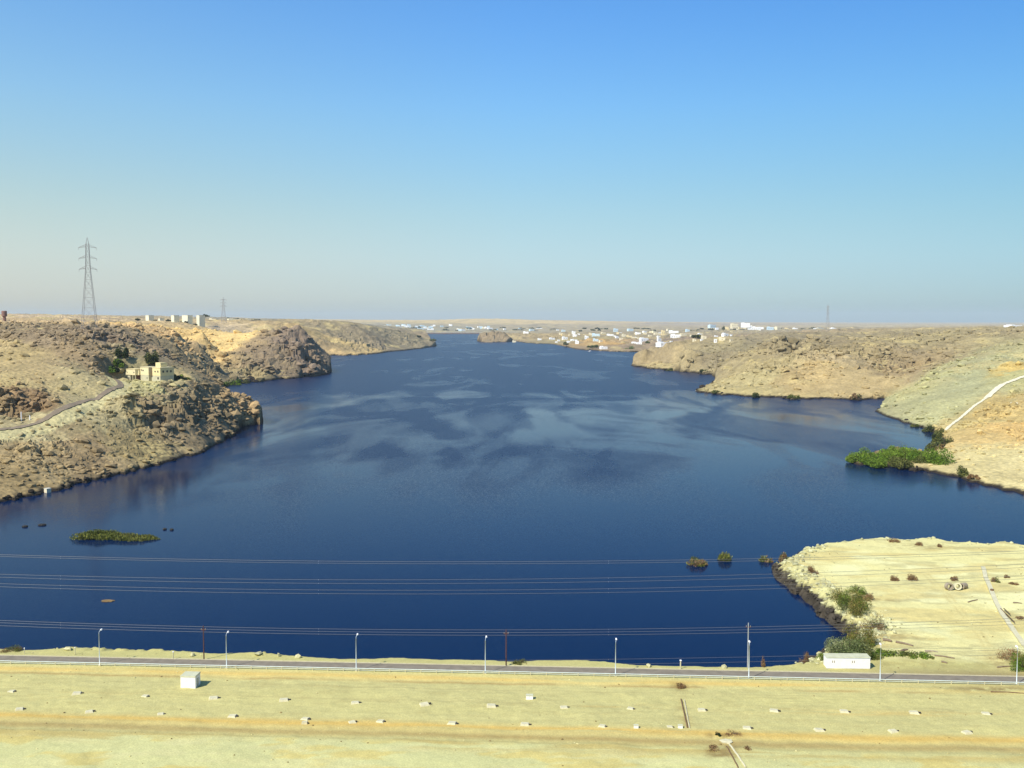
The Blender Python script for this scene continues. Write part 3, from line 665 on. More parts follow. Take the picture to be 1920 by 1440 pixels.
# riprap of the near peninsula
n_ = 16000; X = rs.uniform(60, 220, n_); Y = rs.uniform(240, 420, n_); ld = inpoly(X, Y, polyN); X = X[ld]; Y = Y[ld]
dist = seg_dist(X, Y, [NS]); s = across(X, Y)
lfm = ~((X > at(1560, 1030, 5)[0]) & (Y > 318))
ok = (s < -11) & (rs.rand(len(X)) < np.where(lfm, 1, .12)) & (rs.rand(len(X)) < np.where(dist < 8.5, .95, .9*np.exp(-(dist-8.5)/2.2)+.008)); X = X[ok]; Y = Y[ok]; dist = dist[ok]
Z = near_height(X, Y, np.ones(len(X), bool), dist); S = .28+.6*rs.rand(len(X))**2; S[dist > 12] *= .5
cc = np.where((Z < 2.75)[:, None], np.array([.05, .042, .032])[None], tc(226, 222, 180)[None]*(1.0-.55*(rs.rand(len(X), 1)**2)))*(1+.3*(rs.rand(len(X), 1)-.5))
o = rocks('riprap', X, Y, Z, S, cc, 5); tag(o, 'pale and wet dark riprap stones lining the sandy peninsula', 'stones', kind='stuff'); print('riprap', len(X))
# small stones on the strip and the peninsula
n_ = 16000; X = rs.uniform(-135, 200, n_); Y = rs.uniform(184, 400, n_); s = across(X, Y); a = along(X, Y)
ld = inpoly(X, Y, polyN) & ((s > 0) | (s < -6.5)); cl = sm(.5, .75, fbm(X/7, Y/5, 141, 3)); ok = ld & (rs.rand(n_) < .10+.9*cl*(s < -7)+.30*cl+.5*np.exp(-((s-37)/2.5)**2)+.4*np.exp(-((s-3)/1.5)**2))
X = X[ok]; Y = Y[ok]; S = .05+.20*rs.rand(len(X))**4; Z = near_height(X, Y)
cc = np.where(rs.rand(len(X), 1) < .4, tc(150, 130, 90)[None], tc(220, 210, 160)[None])*(1+.4*(rs.rand(len(X), 1)-.5))
o = rocks('pebbles', X, Y, Z, S, cc, 6); tag(o, 'small stones scattered over the gravel strip', 'stones', kind='stuff')

# ---------------------------------------------------------------- vegetation: leaf-sized faces through the crown's volume
def leaf_cloud(c, r, n_, leaf, cols, seed, blobs=6, upright=0., flat=0.):
    rs = np.random.RandomState(seed); rx, ry, rz = r
    B = rs.uniform(-1, 1, (blobs, 3)); B[:, 2] = rs.uniform(-.1, .7, blobs); B /= np.maximum(1, np.linalg.norm(B, axis=1)/.62)[:, None]
    k = rs.randint(0, blobs, n_); d = rs.normal(size=(n_, 3)); d /= np.linalg.norm(d, axis=1)[:, None]
    br = (.28+.30*rs.rand(blobs))
    P = B[k]+d*(br[k]*(rs.rand(n_)**.4))[:, None]
    P[:, 2] = np.where(P[:, 2] < 0, -P[:, 2]*.5, P[:, 2]); P = P*np.array([rx, ry, rz])
    e1 = rs.normal(size=(n_, 3)); e1[:, 2] += upright*np.sign(rs.rand(n_)-.1)*2; e1 /= np.linalg.norm(e1, axis=1)[:, None]
    e2 = np.cross(e1, rs.normal(size=(n_, 3))); e2 /= np.linalg.norm(e2, axis=1)[:, None]
    L = (leaf*(.5+rs.rand(n_)))[:, None]; wd = .45 if not upright else .16
    V = np.stack([P-e1*L*.5, P+e2*L*wd, P+e1*L*.6, P-e2*L*wd], 1).reshape(-1, 3)+np.array(c)
    Q = np.arange(n_*4).reshape(-1, 4); cols = np.array(cols); kk = (k*7+rs.randint(0, 2, n_)) % len(cols)
    C = cols[kk]*(1+.35*(rs.rand(n_, 1)-.5)); return V, Q, np.repeat(C, 4, 0)
GREEN = [(.115, .185, .018), (.080, .145, .014), (.155, .225, .026)]
OLIVE = [(.11, .12, .03), (.08, .095, .022), (.15, .15, .04)]
SILVER = [(.15, .18, .07), (.09, .125, .035), (.20, .22, .10)]
DRY = [(.24, .14, .065), (.17, .10, .045), (.29, .19, .09)]
MIX = [(.24, .19, .05), (.10, .12, .02), (.30, .23, .07), (.07, .10, .015)]
DARK = [(.035, .050, .015), (.025, .038, .012)]
REED = [(.14, .16, .03), (.08, .10, .018), (.20, .20, .045)]
def bush(name, p, r, n_, leaf, cols, seed, label, cat='bush', group=None, upright=0., stems=True, blobs=6):
    t = empty(name, p); r = (r[0]*1.2, r[1]*1.2, r[2]*1.5); n_ = int(n_*1.4); V, Q, C = leaf_cloud((0, 0, 0), r, n_, leaf, cols, seed, blobs, upright)
    np_mesh('foliage', V, Q, M['leaf'], C, parent=t)
    if stems:
        mb = MB(); rr = random.Random(seed)
        for k in range(5):
            a = rr.uniform(0, 6.28); q = rr.uniform(.2, .6)
            mb.tube([(0, 0, -.2), (math.cos(a)*r[0]*q*.4, math.sin(a)*r[1]*q*.4, r[2]*.35), (math.cos(a)*r[0]*q, math.sin(a)*r[1]*q, r[2]*.7)], [max(.05, r[2]*.03), .04, .02], 5)
        mb.build('stem', M['trunk'], t)
    return tag(t, label, cat, group)
def tree(name, p, h, rw, n_, leaf, cols, seed, label, group=None):
    t = empty(name, p); V, Q, C = leaf_cloud((0, 0, h*.38), (rw, rw, h*.62), n_, leaf, cols, seed, 8)
    np_mesh('crown', V, Q, M['leaf'], C, parent=t); mb = MB(); rr = random.Random(seed)
    mb.tube([(0, 0, -.4), (0.1, 0, h*.3), (0, .1, h*.6)], [h*.04, h*.03, h*.015], 6)
    for k in range(4):
        a = k*1.57+rr.uniform(-.4, .4); mb.tube([(0, 0, h*.28), (math.cos(a)*rw*.6, math.sin(a)*rw*.6, h*.6)], [h*.02, h*.008], 5)
    mb.build('trunk', M['trunk'], t); return tag(t, label, 'tree', group)
print('terrain done', round(time.time()-T0, 1))
exec_parts = True

# green bushes on the spit below the right hill
SP = [(1606,865,4.5,3.2,GREEN),(1628,863,6,4.8,GREEN),(1652,862,7,6.2,GREEN),(1678,862,7.5,7.4,GREEN),(1702,866,7,6.6,GREEN),(1722,868,6,5.0,OLIVE),(1742,868,6.5,6.0,GREEN),(1760,871,6.5,6.6,GREEN),(1690,874,5,4.0,OLIVE),(1640,871,5,3.6,GREEN)]
words = ['low bright green bush at the water end of the spit', 'bright green rounded bush second from the outer end of the spit', 'bright green bush on the outer half of the spit', 'tallest green bush on the crest of the spit', 'full green bush just inland of the spit crest',
         'olive bush in the dip between the two green humps of the spit', 'green bush on the inner hump of the spit', 'large green bush where the spit joins the pale shore', 'olive scrub along the front edge of the spit', 'small green bush at the front waterline of the spit']
for k, (px, py, r_, h_, cl) in enumerate(SP):
    p = at(px, py, 1.5); bush('bush', (p[0], p[1], .8), (r_*1.15, r_*1.7, h_*1.25), 4200, .6, cl, 200+k, words[k], 'bush', 'bushes on the green spit', blobs=9)
for k, (px, py, r_, h_, cl, lb) in enumerate([
    (1740,806,4.5,4.5,DARK+OLIVE,'dark olive bush at the waterline left of the pale track foot'), (1762,815,4,4.5,OLIVE,'olive bush at the foot of the pale track'), (1752,826,3.5,5,DARK+OLIVE,'dark bush in the corner of the small bay'),
    (1772,836,5,6,OLIVE+DARK,'broad dark olive bush under the sandy slope'), (1745,842,4,4.5,OLIVE,'low olive bush joining the spit to the shore'), (1798,890,4,5,OLIVE,'round olive bush alone on the pale shore right of the spit'),
    (1826,898,3,2.5,DRY,'small brown shrub on the shore right of the olive bush'), (1715,797,3,2.5,OLIVE,'small olive shrub at the toe of the grey scree'), (1762,846,4,4,DRY+OLIVE,'brownish shrub where the spit meets the shore')]):
    p = at(px, py, 1.5); z = max(gz_far(p[0], p[1]), .3)
    bush('bush', (p[0], p[1], z-.2), (r_, r_*1.2, h_), 1200, .65, cl, 230+k, lb, 'bush', 'bushes around the small bay')
# islets and reeds in the river
p = at(185, 1009); q = at(255, 1011)
t = empty('reed_islet', (p[0], p[1], 0)); V1 = leaf_cloud((0, 0, 0), (11.5, 5.5, 3.6), 9000, .75, REED, 301, 14, .9); V2 = leaf_cloud((q[0]-p[0], q[1]-p[1], 0), (11, 4.2, 2.6), 6500, .7, REED+OLIVE, 302, 12, .9)
np_mesh('tall_reeds', V1[0], V1[1], M['leaf'], V1[2], parent=t); np_mesh('low_reeds', V2[0], V2[1], M['leaf'], V2[2], parent=t)
mb = MB()
for cx, cy, ra, rb in ((0, 0, 12, 4.5), (q[0]-p[0], q[1]-p[1], 10.5, 3.4)):
    vs = [(cx, cy, .5)]; 
    for k in range(28):
        a = k/28*6.283; j = .85+.3*random.random(); vs.append((cx+ra*math.cos(a)*j, cy+rb*math.sin(a)*j, -.15))
    mb.add(vs, [(0, k+1, (k+1) % 28+1) for k in range(28)])
mb.build('mud_bank', simple('mud', (.03, .028, .018), .8), t)
tag(t, 'long islet of yellow-green reeds in the water off the left bank', 'islet')
for k, (px, py, rx, h_, n2, cl, lb, g) in enumerate([
    (1306,1060,3.3,2.3,900,REED+DRY,'sparse brownish reed clump standing in the river, leftmost of the three','reed clumps off the peninsula'),
    (1364,1050,3.4,2.5,1100,REED+OLIVE,'thicker dark reed clump in the river, middle of the three','reed clumps off the peninsula'),
    (1436,1053,2.3,1.9,420,REED+DRY,'thin faint reed clump nearest the peninsula tip','reed clumps off the peninsula')]):
    p = at(px, py); bush('reed_clump', (p[0], p[1], -.1), (rx, rx*.7, h_), n2, .8, cl, 310+k, lb, 'reeds', g, 1.3, False, 9)
p = at(1470, 1048, 1.5); bush('shrub', (p[0], p[1], .8), (2.3, 2.0, 2.0), 900, .4, OLIVE+DRY, 320, 'low olive shrub on the dark stones at the peninsula tip')
def slab(name, px, py, w_, d_, h_, mat, label, cat, z=0):
    p = at(px, py, z); mb = MB(); vs = []; rr = random.Random(int(px*7+py)); n2 = 16
    for lv, (f, zz) in enumerate(((1, -.4), (.95, h_*.7), (.55, h_))):
        for k in range(n2): a = k/n2*6.283; j = .8+.35*rr.random(); vs.append((w_/2*f*math.cos(a)*j, d_/2*f*math.sin(a)*j, zz))
    fs = [tuple(range(2*n2, 3*n2))]
    for lv in range(2):
        for k in range(n2): fs.append((lv*n2+k, lv*n2+(k+1) % n2, (lv+1)*n2+(k+1) % n2, (lv+1)*n2+k))
    mb.add(vs, fs); o = mb.build(name, mat); o.location = (p[0], p[1], z); return tag(o, label, cat)
slab('mud_patch', 202, 1127, 4.6, 2.6, .25, simple('wet_sand', (.20, .13, .05), .9, .2, 1), 'small flat brown sandbar in dark water below the reed islet', 'sandbar')
for px, py, w_, lb in ((47, 988, 2.5, 'small dark rock breaking the water, left of the rock beside the reflected bank'), (79, 985, 3.6, 'larger dark rock breaking the water near the left bank'), (309, 993, 1.6, 'tiny dark rock in the water right of the reed islet'), (322, 994, 1.6, 'tiny dark rock farthest right of the reed islet')):
    slab('rock', px, py, w_, w_*.8, .7, simple('wet_rock', (.03, .027, .022), .7), lb, 'rock')

# ---------------------------------------------------------------- near bank: lamps, poles, guardrail
def lamp():
    t = empty('street_lamp', (0, 0, 0)); H = 8.9
    MB().box(-.28, .28, -.28, .28, -.3, .35).build('base', M['pale_concrete'], t)
    MB().tube([(0, 0, .3), (0, 0, 4), (0, 0, H-.7)], [.12, .10, .075], 8).build('pole', M['galv'], t, True)
    MB().tube([(0, 0, H-.72), (.03, .03, H-.45), (.12, .3, H-.2), (.2, .75, H-.08)], .06, 6).build('arm', M['galv'], t, True)
    MB().frus(.02, .42, .6, 1.35, H-.2, H+.08, .07).build('lamp_head', M['white'], t)
    return t
l0 = lamp(); LB = ['street lamp farthest left on the river road', 'street lamp right of the brown pole, level with the white square hut', 'street lamp on the bare stretch of the river road, third from the left', 'street lamp just left of the middle brown pole', 'street lamp standing alone between the middle and right poles',
                   'street lamp close in front of the pale pole on the right', 'street lamp beyond the long white cabin', 'street lamp at the right end of the river road']
for k, px in enumerate((187, 425, 668, 910, 1154, 1404, 1650, 1906)):
    py = 1248.5+(px-187)*.0205; p = at(px, py, 5.85); o = l0 if k == 0 else copy_tree(l0)
    o.location = (p[0], p[1], 5.75); tag(o, LB[k], 'street lamp', 'street lamps along the river road')
def pole(px, py, h, mat, label):
    p = nat(px, py); t = empty('utility_pole', (p[0], p[1], p[2]-.3))
    MB().tube([(0, 0, 0), (0, 0, h)], [.17, .11], 8).build('shaft', mat, t)
    MB().box(-.6, .6, -.07, .07, h-1.15, h-.98).build('crossarm', M['brownpole'], t)
    for x in (-.5, 0, .5): MB().tube([(x, 0, h-1), (x, 0, h-.65)], .07, 6).build('insulator', M['grey_concrete'], t)
    return tag(t, label, 'utility pole', 'utility poles on the river edge')
pole(382.5, 1237, 8.9, M['brownpole'], 'reddish brown utility pole near the left end of the river road')
pole(949, 1249, 9.4, M['brownpole'], 'reddish brown utility pole in the middle of the river edge')
pole(1402, 1252, 11.4, simple('concrete_pole', (.34, .35, .34), .8), 'tall pale grey utility pole left of the white cabin')
# guardrail
t = empty('guardrail', (RP0[0], RP0[1], 5.8), math.atan2(rdy, rdx))
tag(t, 'pale green-white pipe guardrail along the near edge of the river road', 'guardrail')
mb = MB()
for a in np.arange(-16, 276, 3.75): mb.tube([(a, .0, .80), (a+3.75, 0, .80)], .105, 6)
mb.build('rail', M['rail'], t)
mb = MB().tube([(-16, 0, .42), (275, 0, .42)], .06, 5).build('lower_rail', M['rail'], t)
pm = MB().box(-.09, .09, -.09, .09, -.4, .86).box(-.2, .2, -.2, .2, -.3, .08)
p0 = pm.build('post', M['pale_concrete'], t); p0.location = (-16, .0, 0)
for k in range(1, 78):
    c = p0.copy(); COL.objects.link(c); c.parent = t; c.location = (-16+3.75*k, 0, 0)
# marker posts and stones on the water's edge
for k, (px, py, h_, w_, lb) in enumerate([(46, 1226, 1.6, .16, 'thin pale marker stake at the far left water edge'), (141, 1227, 1.9, .16, 'thin marker stake left of the first street lamp'), (325, 1236, 2.0, .22, 'pale marker stake left of the brown pole'),
      (1276, 1254, 2.2, .3, 'short pale marker post left of the pale grey pole')]):
    p = nat(px, py); t = empty('marker_post', (p[0], p[1], p[2]-.2)); MB().tube([(0, 0, 0), (0, 0, h_)], [w_*.6, w_*.5], 6).build('shaft', M['pale_concrete'], t)
    MB().frus(-w_*.8, w_*.8, -w_*.8, w_*.8, h_, h_+.18, .05).build('cap', M['white'], t); tag(t, lb, 'marker post')
for k, (px, py, s_, lb) in enumerate([(128, 1218, .9, 'pale boulder pair on the bank left of the first lamp'), (361, 1230, .8, 'pale boulder on the bank left of the first brown pole'), (484, 1228, .95, 'white upright stone on the bank edge right of the second lamp'),
      (523, 1231, .6, 'small pale stone between the white stone and the rounded boulder on the bank edge'), (559, 1233, .9, 'rounded pale boulder farthest right in the row on the bank edge'), (1216, 1250, .6, 'small pale stone on the bank right of the lone lamp'), (1358, 1253, .7, 'pale stone at the water edge left of the pale grey pole')]):
    p = nat(px, py); o = rocks('boulder', np.array([0.]), np.array([0.]), np.array([0.]), np.array([s_]), tc(226, 220, 180)[None], 40+k, 1.1); o.location = (p[0], p[1], p[2]+.15); tag(o, lb, 'boulder')

# square white hut
p = nat(354, 1291.5); t = empty('utility_hut', (p[0]-.2, p[1]+1.9, p[2]-.1), R(-4))
MB().box(-1.75, 1.75, -1.5, 1.5, 0, 2.75).build('wall', M['white'], t)
MB().frus(-1.85, 1.85, -1.6, 1.6, 2.75, 2.95, .05).build('roof', M['white_roof'], t)
MB().box(1.753, 1.79, -.6, .4, .1, 2.1).build('door', simple('grey_door', (.42, .42, .36), .6), t)
tag(t, 'square white hut with pale roof on the gravel below the river road', 'hut')
# long white cabin
p = nat(1590, 1254.5); t = empty('site_cabin', (p[0]+.2, p[1]+1.6, p[2]-.1), R(-1.5))
MB().box(-5.2, 5.2, -1.4, 1.4, .15, 2.75).build('wall', M['white'], t)
MB().frus(-5.32, 5.32, -1.5, 1.5, 2.82, 2.98, .06).build('roof', M['white_roof'], t)
MB().box(-5.26, 5.26, -1.45, 1.45, 2.70, 2.82).build('roof_edge', M['trim'], t)
for x in (-3.85, -3.4, .95, 1.4): MB().box(x-.09, x+.09, -1.425, -1.403, 1.55, 2.1).build('window', M['grey_concrete'], t)
for x in (-4.5, 0, 4.5): MB().box(x-.3, x+.3, -1.2, 1.2, -.1, .148).build('footing', M['grey_concrete'], t)
tag(t, 'long white cabin with four slit windows beside green bushes', 'cabin')
# small white boxes
for px, py, w_, h_, lb in ((993, 1312, 1.55, 1.0, 'small white double cabinet on the gravel, largest of the little white boxes'), (1193, 1366, .95, .7, 'little white cube by the orange sand strip, left of the one at the pipes'), (1276, 1366, .95, .7, 'little white cube at the lower end of the rusty pipes')):
    p = nat(px, py); t = empty('cabinet', (p[0], p[1]+w_*.3, p[2]-.08), R(-3))
    MB().box(-w_/2, w_/2, -w_*.3, w_*.3, 0, h_).build('box', M['white'], t); MB().frus(-w_/2-.05, w_/2+.05, -w_*.35, w_*.35, h_, h_+.08, .02).build('lid', M['white_roof'], t)
    if w_ > 1: MB().box(-.012, .012, -w_*.3-.01, -w_*.3-.003, .1, h_-.1).build('door_gap', M['trim'], t)
    tag(t, lb, 'cabinet')
# relief-well heads
def well():
    t = empty('well_head', (0, 0, 0)); MB().frus(-.85, .75, -.75, .75, -.2, .34, .22).build('plinth', M['pale_concrete'], t)
    MB().tube([(.5, 0, .12), (.98, -.05, .12)], .2, 10).build('outlet', M['dark'], t); return t
w0 = well(); first = True
FR = [(20,1298),(143,1302),(271,1307),(400,1311),(532,1315),(666,1319.5),(796,1323),(922,1326),(1058,1328.5),(1183,1330.5),(1317,1333.5),(1453,1334.5),(1585,1336.5),(1716,1338.5),(1851,1340)]
BK = [(35,1332),(166,1336.5),(300,1341),(435,1345),(572,1350),(660,1356),(713,1354.5),(848,1358),(985,1360.5),(1130,1363.5),(1257,1365),(1402,1367),(1538,1371),(1677,1373.5),(1815,1376)]
rr = random.Random(4)
for lst, lb, g in ((FR, 'low pale concrete well head with dark outlet in the row nearer the river road', 'well heads in the row nearer the road'), (BK, 'low pale concrete well head in the row along the orange sand strip', 'well heads along the orange sand strip')):
    for px, py in lst:
        p = nat(px, py); o = w0 if first else copy_tree(w0); first = False
        o.location = (p[0], p[1]+.5, p[2]-.02); o.rotation_euler = (R(rr.uniform(-4, 4)), R(rr.uniform(-4, 4)), R(rr.uniform(-22, 22))); s_ = rr.uniform(.75, 1.12)*(1 if lst is FR else .86); o.scale = (s_*1.35, s_*1.25, s_*rr.uniform(.8, 1.1))
        tag(o, lb, 'well head', g)
p = nat(572, 1357); t = empty('concrete_block', (p[0], p[1], p[2]-.05)); MB().frus(-.75, .6, -.5, .5, -.1, .5, .12).build('block', M['concrete'], t); MB().tube([(.3, 0, .2), (.72, 0, .2)], .2, 10).build('opening', M['dark'], t)
tag(t, 'small concrete block with dark opening directly below a well head', 'concrete block')
# rusty pipes and the culvert
for (a, b_, r_, m_, lb) in (((1277, 1312), (1289, 1365), .16, 'rust', 'dark rusty pipe running down the gravel, left of the pale pipe'), ((1283, 1313), (1293, 1366), .13, 'concrete', 'pale pipe beside the rusty pipe on the gravel'),
                            ((1368, 1398), (1398, 1440), .2, 'pale_concrete', 'pale pipe leaving the concrete slab towards the dam'), ((1362, 1400), (1384, 1440), .13, 'rust', 'dark thin pipe left of the pale pipe below the slab')):
    p = nat(*a); q = nat(*b_); mid = [(p[0]+(q[0]-p[0])*k/8, p[1]+(q[1]-p[1])*k/8) for k in range(9)]
    mb = MB(); mb.tube([(x-p[0], y-p[1], gz_near(x, y)+r_*.8+.04*math.sin(k*2)-p[2]) for k, (x, y) in enumerate(mid)], r_, 8)
    o = mb.build('pipe', M[m_]); o.location = p; tag(o, lb, 'pipe')
p = nat(1362, 1397); t = slab('concrete_slab', 1362, 1391, 2.6, 2.2, .35, M['pale_concrete'], 'pale concrete slab where the pipes meet the dirt track', 'slab', p[2])
# concrete wall line on the peninsula
def long_piece(name, pts, w_, h_, mat, lb, cat):
    P = [nat(*q) for q in pts]; t0 = P[0]; mb = MB()
    C = []
    for i in range(len(P)-1):
        for k in range(5): C.append(Vector(P[i]).lerp(Vector(P[i+1]), k/5))
    C.append(Vector(P[-1])); vs = []; fs = []
    for i, c in enumerate(C):
        d = (C[min(i+1, len(C)-1)]-C[max(i-1, 0)]); d.z = 0; d.normalize(); nn = Vector((d.y, -d.x, 0)); z = gz_near(c.x, c.y); hh = h_*(.75+.5*random.random())
        for sgn, zz in ((-1, z-.2), (-1, z+hh), (1, z+hh), (1, z-.2)): q = c+nn*sgn*w_/2; vs.append((q.x-t0[0], q.y-t0[1], zz-t0[2]))
    for i in range(len(C)-1):
        for j in range(4): fs.append((i*4+j, i*4+(j+1) % 4, (i+1)*4+(j+1) % 4, (i+1)*4+j))
    fs += [(0, 1, 2, 3), tuple(range(len(C)*4-1, len(C)*4-5, -1))]
    mb.add(vs, fs); o = mb.build(name, mat); o.location = t0; return tag(o, lb, cat)
long_piece('low_wall', [(1843, 1064), (1848, 1085), (1857, 1105), (1866, 1128), (1884, 1160), (1905, 1190), (1925, 1215)], 1.3, .55, M['pale_concrete'], 'broken pale concrete channel crossing the sandy peninsula diagonally', 'channel')
for a, b_, lb in (((1876, 1145), (1902, 1171), 'longer dark rusty rail lying in the concrete channel'), ((1882, 1145), (1894, 1156), 'short dark rail beside the longer one in the channel')):
    p = nat(*a); q = nat(*b_); o = MB().tube([(0, 0, .7), (q[0]-p[0], q[1]-p[1], q[2]-p[2]+.7)], .14, 6).build('rail', M['rust']); o.location = p; tag(o, lb, 'rail')
# concrete pipe rings
def rings(px, py, tilt, lb, mat, r_=1.15, h_=1.5):
    p = nat(px, py); t = MB().ring((0, 0, -h_/2), r_*.62, r_, h_, 20).build('concrete_ring', M[mat]); t.location = (p[0], p[1], p[2]+r_*.95); t.rotation_euler = tilt; tag(t, lb, 'concrete ring', 'concrete rings on the peninsula')
rings(1779, 1106, (R(80), 0, R(8)), 'brown concrete ring standing on edge, left of the pale one', 'grey_concrete')
rings(1795, 1106, (R(72), 0, R(-10)), 'pale concrete ring facing the camera, middle of the three', 'pale_concrete')
rings(1806, 1104, (R(85), 0, R(-55)), 'brown concrete ring turned sideways, right of the pale one', 'grey_concrete', 1.0, 2.2)
p = nat(1860, 1111); o = MB().ring((0, 0, 0), .3, .55, 1.1, 14).build('barrel', M['rust']); o.location = p; tag(o, 'dark rusty barrel standing by the concrete channel', 'barrel')
# driftwood and debris
for k, (x0, y0, x1, y1, r_, m_, lb) in enumerate([(1690, 1222, 1702, 1219, .35, 'driftwood', 'short dark log behind the green ground cover'), (1655, 1202, 1672, 1204, .5, 'driftwood', 'flat dark driftwood heap nearest the peninsula bushes'), (1680, 1205, 1712, 1212, .35, 'driftwood', 'long weathered plank above the green ground cover'),
      (1735, 1222, 1758, 1223, .3, 'grey_concrete', 'grey beam lying at the right end of the green ground cover'), (1752, 1230, 1790, 1235, .25, 'driftwood', 'thin plank right of the green ground cover'), (1858, 1298, 1925, 1301, .16, 'rust', 'long dark pipe lying below the right end of the guardrail'),
      (1815, 1130, 1833, 1125, .22, 'driftwood', 'tilted dark board near the concrete rings'), (1765, 1242, 1776, 1244, .28, 'driftwood', 'dark stub of wood right of the cabin'), (1900, 1131, 1916, 1132, .25, 'driftwood', 'dark board at the right edge beyond the channel'), (1870, 1252, 1900, 1250, .2, 'driftwood', 'thin branch near the right green shrub')]):
    p = nat(x0, y0); q = nat(x1, y1); o = MB().tube([(0, 0, r_*.6), ((q[0]-p[0])*.5, (q[1]-p[1])*.5+.2, r_*.75+(q[2]-p[2])*.5), (q[0]-p[0], q[1]-p[1], q[2]-p[2]+r_*.5)], [r_, r_*.8, r_*.6], 6).build('debris' if m_ == 'grey_concrete' else ('pipe' if m_ == 'rust' else 'driftwood'), M[m_]); o.location = p; tag(o, lb, 'debris' if m_ != 'rust' else 'pipe')
# bushes of the near bank
NB = [(1583,1128,3.6,4.0,MIX,1500,.32,'tawny bush on the riprap, left half of the thicket'),(1606,1112,2.2,2.6,GREEN+OLIVE,800,.3,'small green bush at the back of the peninsula thicket'),(1598,1150,3.6,4.4,OLIVE+GREEN,1700,.32,'olive green bush in the middle of the peninsula thicket'),
 (1612,1160,2.6,3.6,MIX,1100,.3,'yellow-brown bush at the front of the upper thicket'),(1624,1124,2.2,1.8,DRY,700,.28,'dry reddish shrub right of the peninsula thicket'),(1612,1205,3.2,4.6,MIX+DRY,1700,.32,'brownish bush above the silver-green one'),
 (1638,1178,2.4,2.8,DRY+OLIVE,900,.3,'dry brown bush right of the riprap notch'),(1580,1232,4.4,4.2,SILVER,3000,.34,'large silver-green bush behind the white cabin'),(1612,1232,3.0,3.6,SILVER+OLIVE,1800,.32,'silver-green bush behind the right end of the cabin'),
 (1555,1240,2.6,2.2,GREEN+OLIVE,1100,.28,'low green bush at the left end of the cabin'),(1630,1230,2.6,2.0,GREEN+OLIVE,1000,.28,'low green bush right behind the cabin'),(1508,1242,1.5,3.4,DRY,500,.3,'dry reddish bush on the bank left of the cabin'),
 (1430,1250,.7,1.8,DRY,200,.25,'tiny dry shrub right of the pale grey pole'),(1916,1256,2.4,4.6,GREEN,1500,.3,'dark green shrub at the right edge of the picture'),(1902,1236,3.0,2.6,DRY,900,.3,'dry brown shrub behind the right green shrub'),
 (1603,1010,1.6,1.4,DRY+OLIVE,420,.3,'lone brown shrub on the far rim of the peninsula'),(1524,1074,1.6,2.0,DRY,520,.28,'reddish shrub on the stones near the peninsula tip'),(1677,1016,2.2,1.1,DRY,380,.3,'low brown shrub near the far rim, left one'),
 (1722,1022,1.3,1.3,DRY,360,.3,'dark brown shrub near the far rim, middle one'),(1765,1025,1.4,1.0,DRY,320,.3,'low brown shrub near the far rim, right one'),(1679,1088,1.7,1.7,DRY,520,.28,'brown tussock in the middle of the sand, left of a pair'),
 (1711,1088,1.6,1.7,DRY,520,.28,'brown tussock in the middle of the sand, right of a pair'),(1788,1088,1.5,1.1,DRY,380,.28,'low brown tussock behind the concrete rings'),(1866,1091,1.3,1.3,DRY+OLIVE,300,.28,'brown shrub right beside the concrete channel'),
 (1888,1084,.9,.9,DRY,200,.26,'small round brown tussock right of the channel'),(1899,1096,1.6,.9,DRY,300,.26,'wide flat brown tussock right of the channel'),(1912,1160,1.0,.8,DRY,200,.26,'small brown tussock by the rails in the channel'),
 (22,1221,2.4,.9,OLIVE+DRY,500,.26,'low olive scrub on the bank at the left edge'),(975,1244,1.8,.8,OLIVE,350,.24,'low scrub on the bank beside the middle pole'),(1277,1288,1.1,.8,DRY,260,.24,'dry brush heap at the upper end of the rusty pipes'),
 (1346,1379,.55,.7,DARK,200,.2,'small dark shrub on the sand above the concrete slab'),(1374,1377,1.6,.5,DRY,260,.2,'dry brush right of the small dark shrub'),(1336,1404,1.3,.6,DRY,240,.2,'brush pile left of the concrete slab'),(1402,1404,.7,.6,DRY,120,.2,'small twiggy brush right of the slab')]
for k, (px, py, r_, h_, cl, n2, lf, lb) in enumerate(NB):
    p = nat(px, py); q_ = 1.22 if n2 > 600 else 1.0; bush('shrub' if cl is DRY else 'bush', (p[0], p[1], p[2]-.1), (r_*q_, r_*q_, h_*1.02), int(n2*2.2), lf*1.15, cl, 400+k, lb, 'shrub' if cl is DRY else 'bush', None, .35, True, 7)
# green ground cover right of the cabin
Vs, Qs, Cs = [], [], []; off = 0
for k, (px, py, r_) in enumerate([(1660,1228,2.4),(1680,1228,2.6),(1700,1230,3),(1722,1230,3),(1738,1232,2.2),(1650,1224,1.5)]):
    p = nat(px, py); V, Q, C = leaf_cloud(p, (r_, r_*1.1, 1.0), 520, .28, GREEN+OLIVE, 460+k, 7); Vs.append(V); Qs.append(Q+off); Cs.append(C); off += len(V)
o = np_mesh('ground_cover', np.concatenate(Vs), np.concatenate(Qs), M['leaf'], np.concatenate(Cs)); tag(o, 'low green ground cover on the sand right of the white cabin', 'ground cover', kind='stuff')

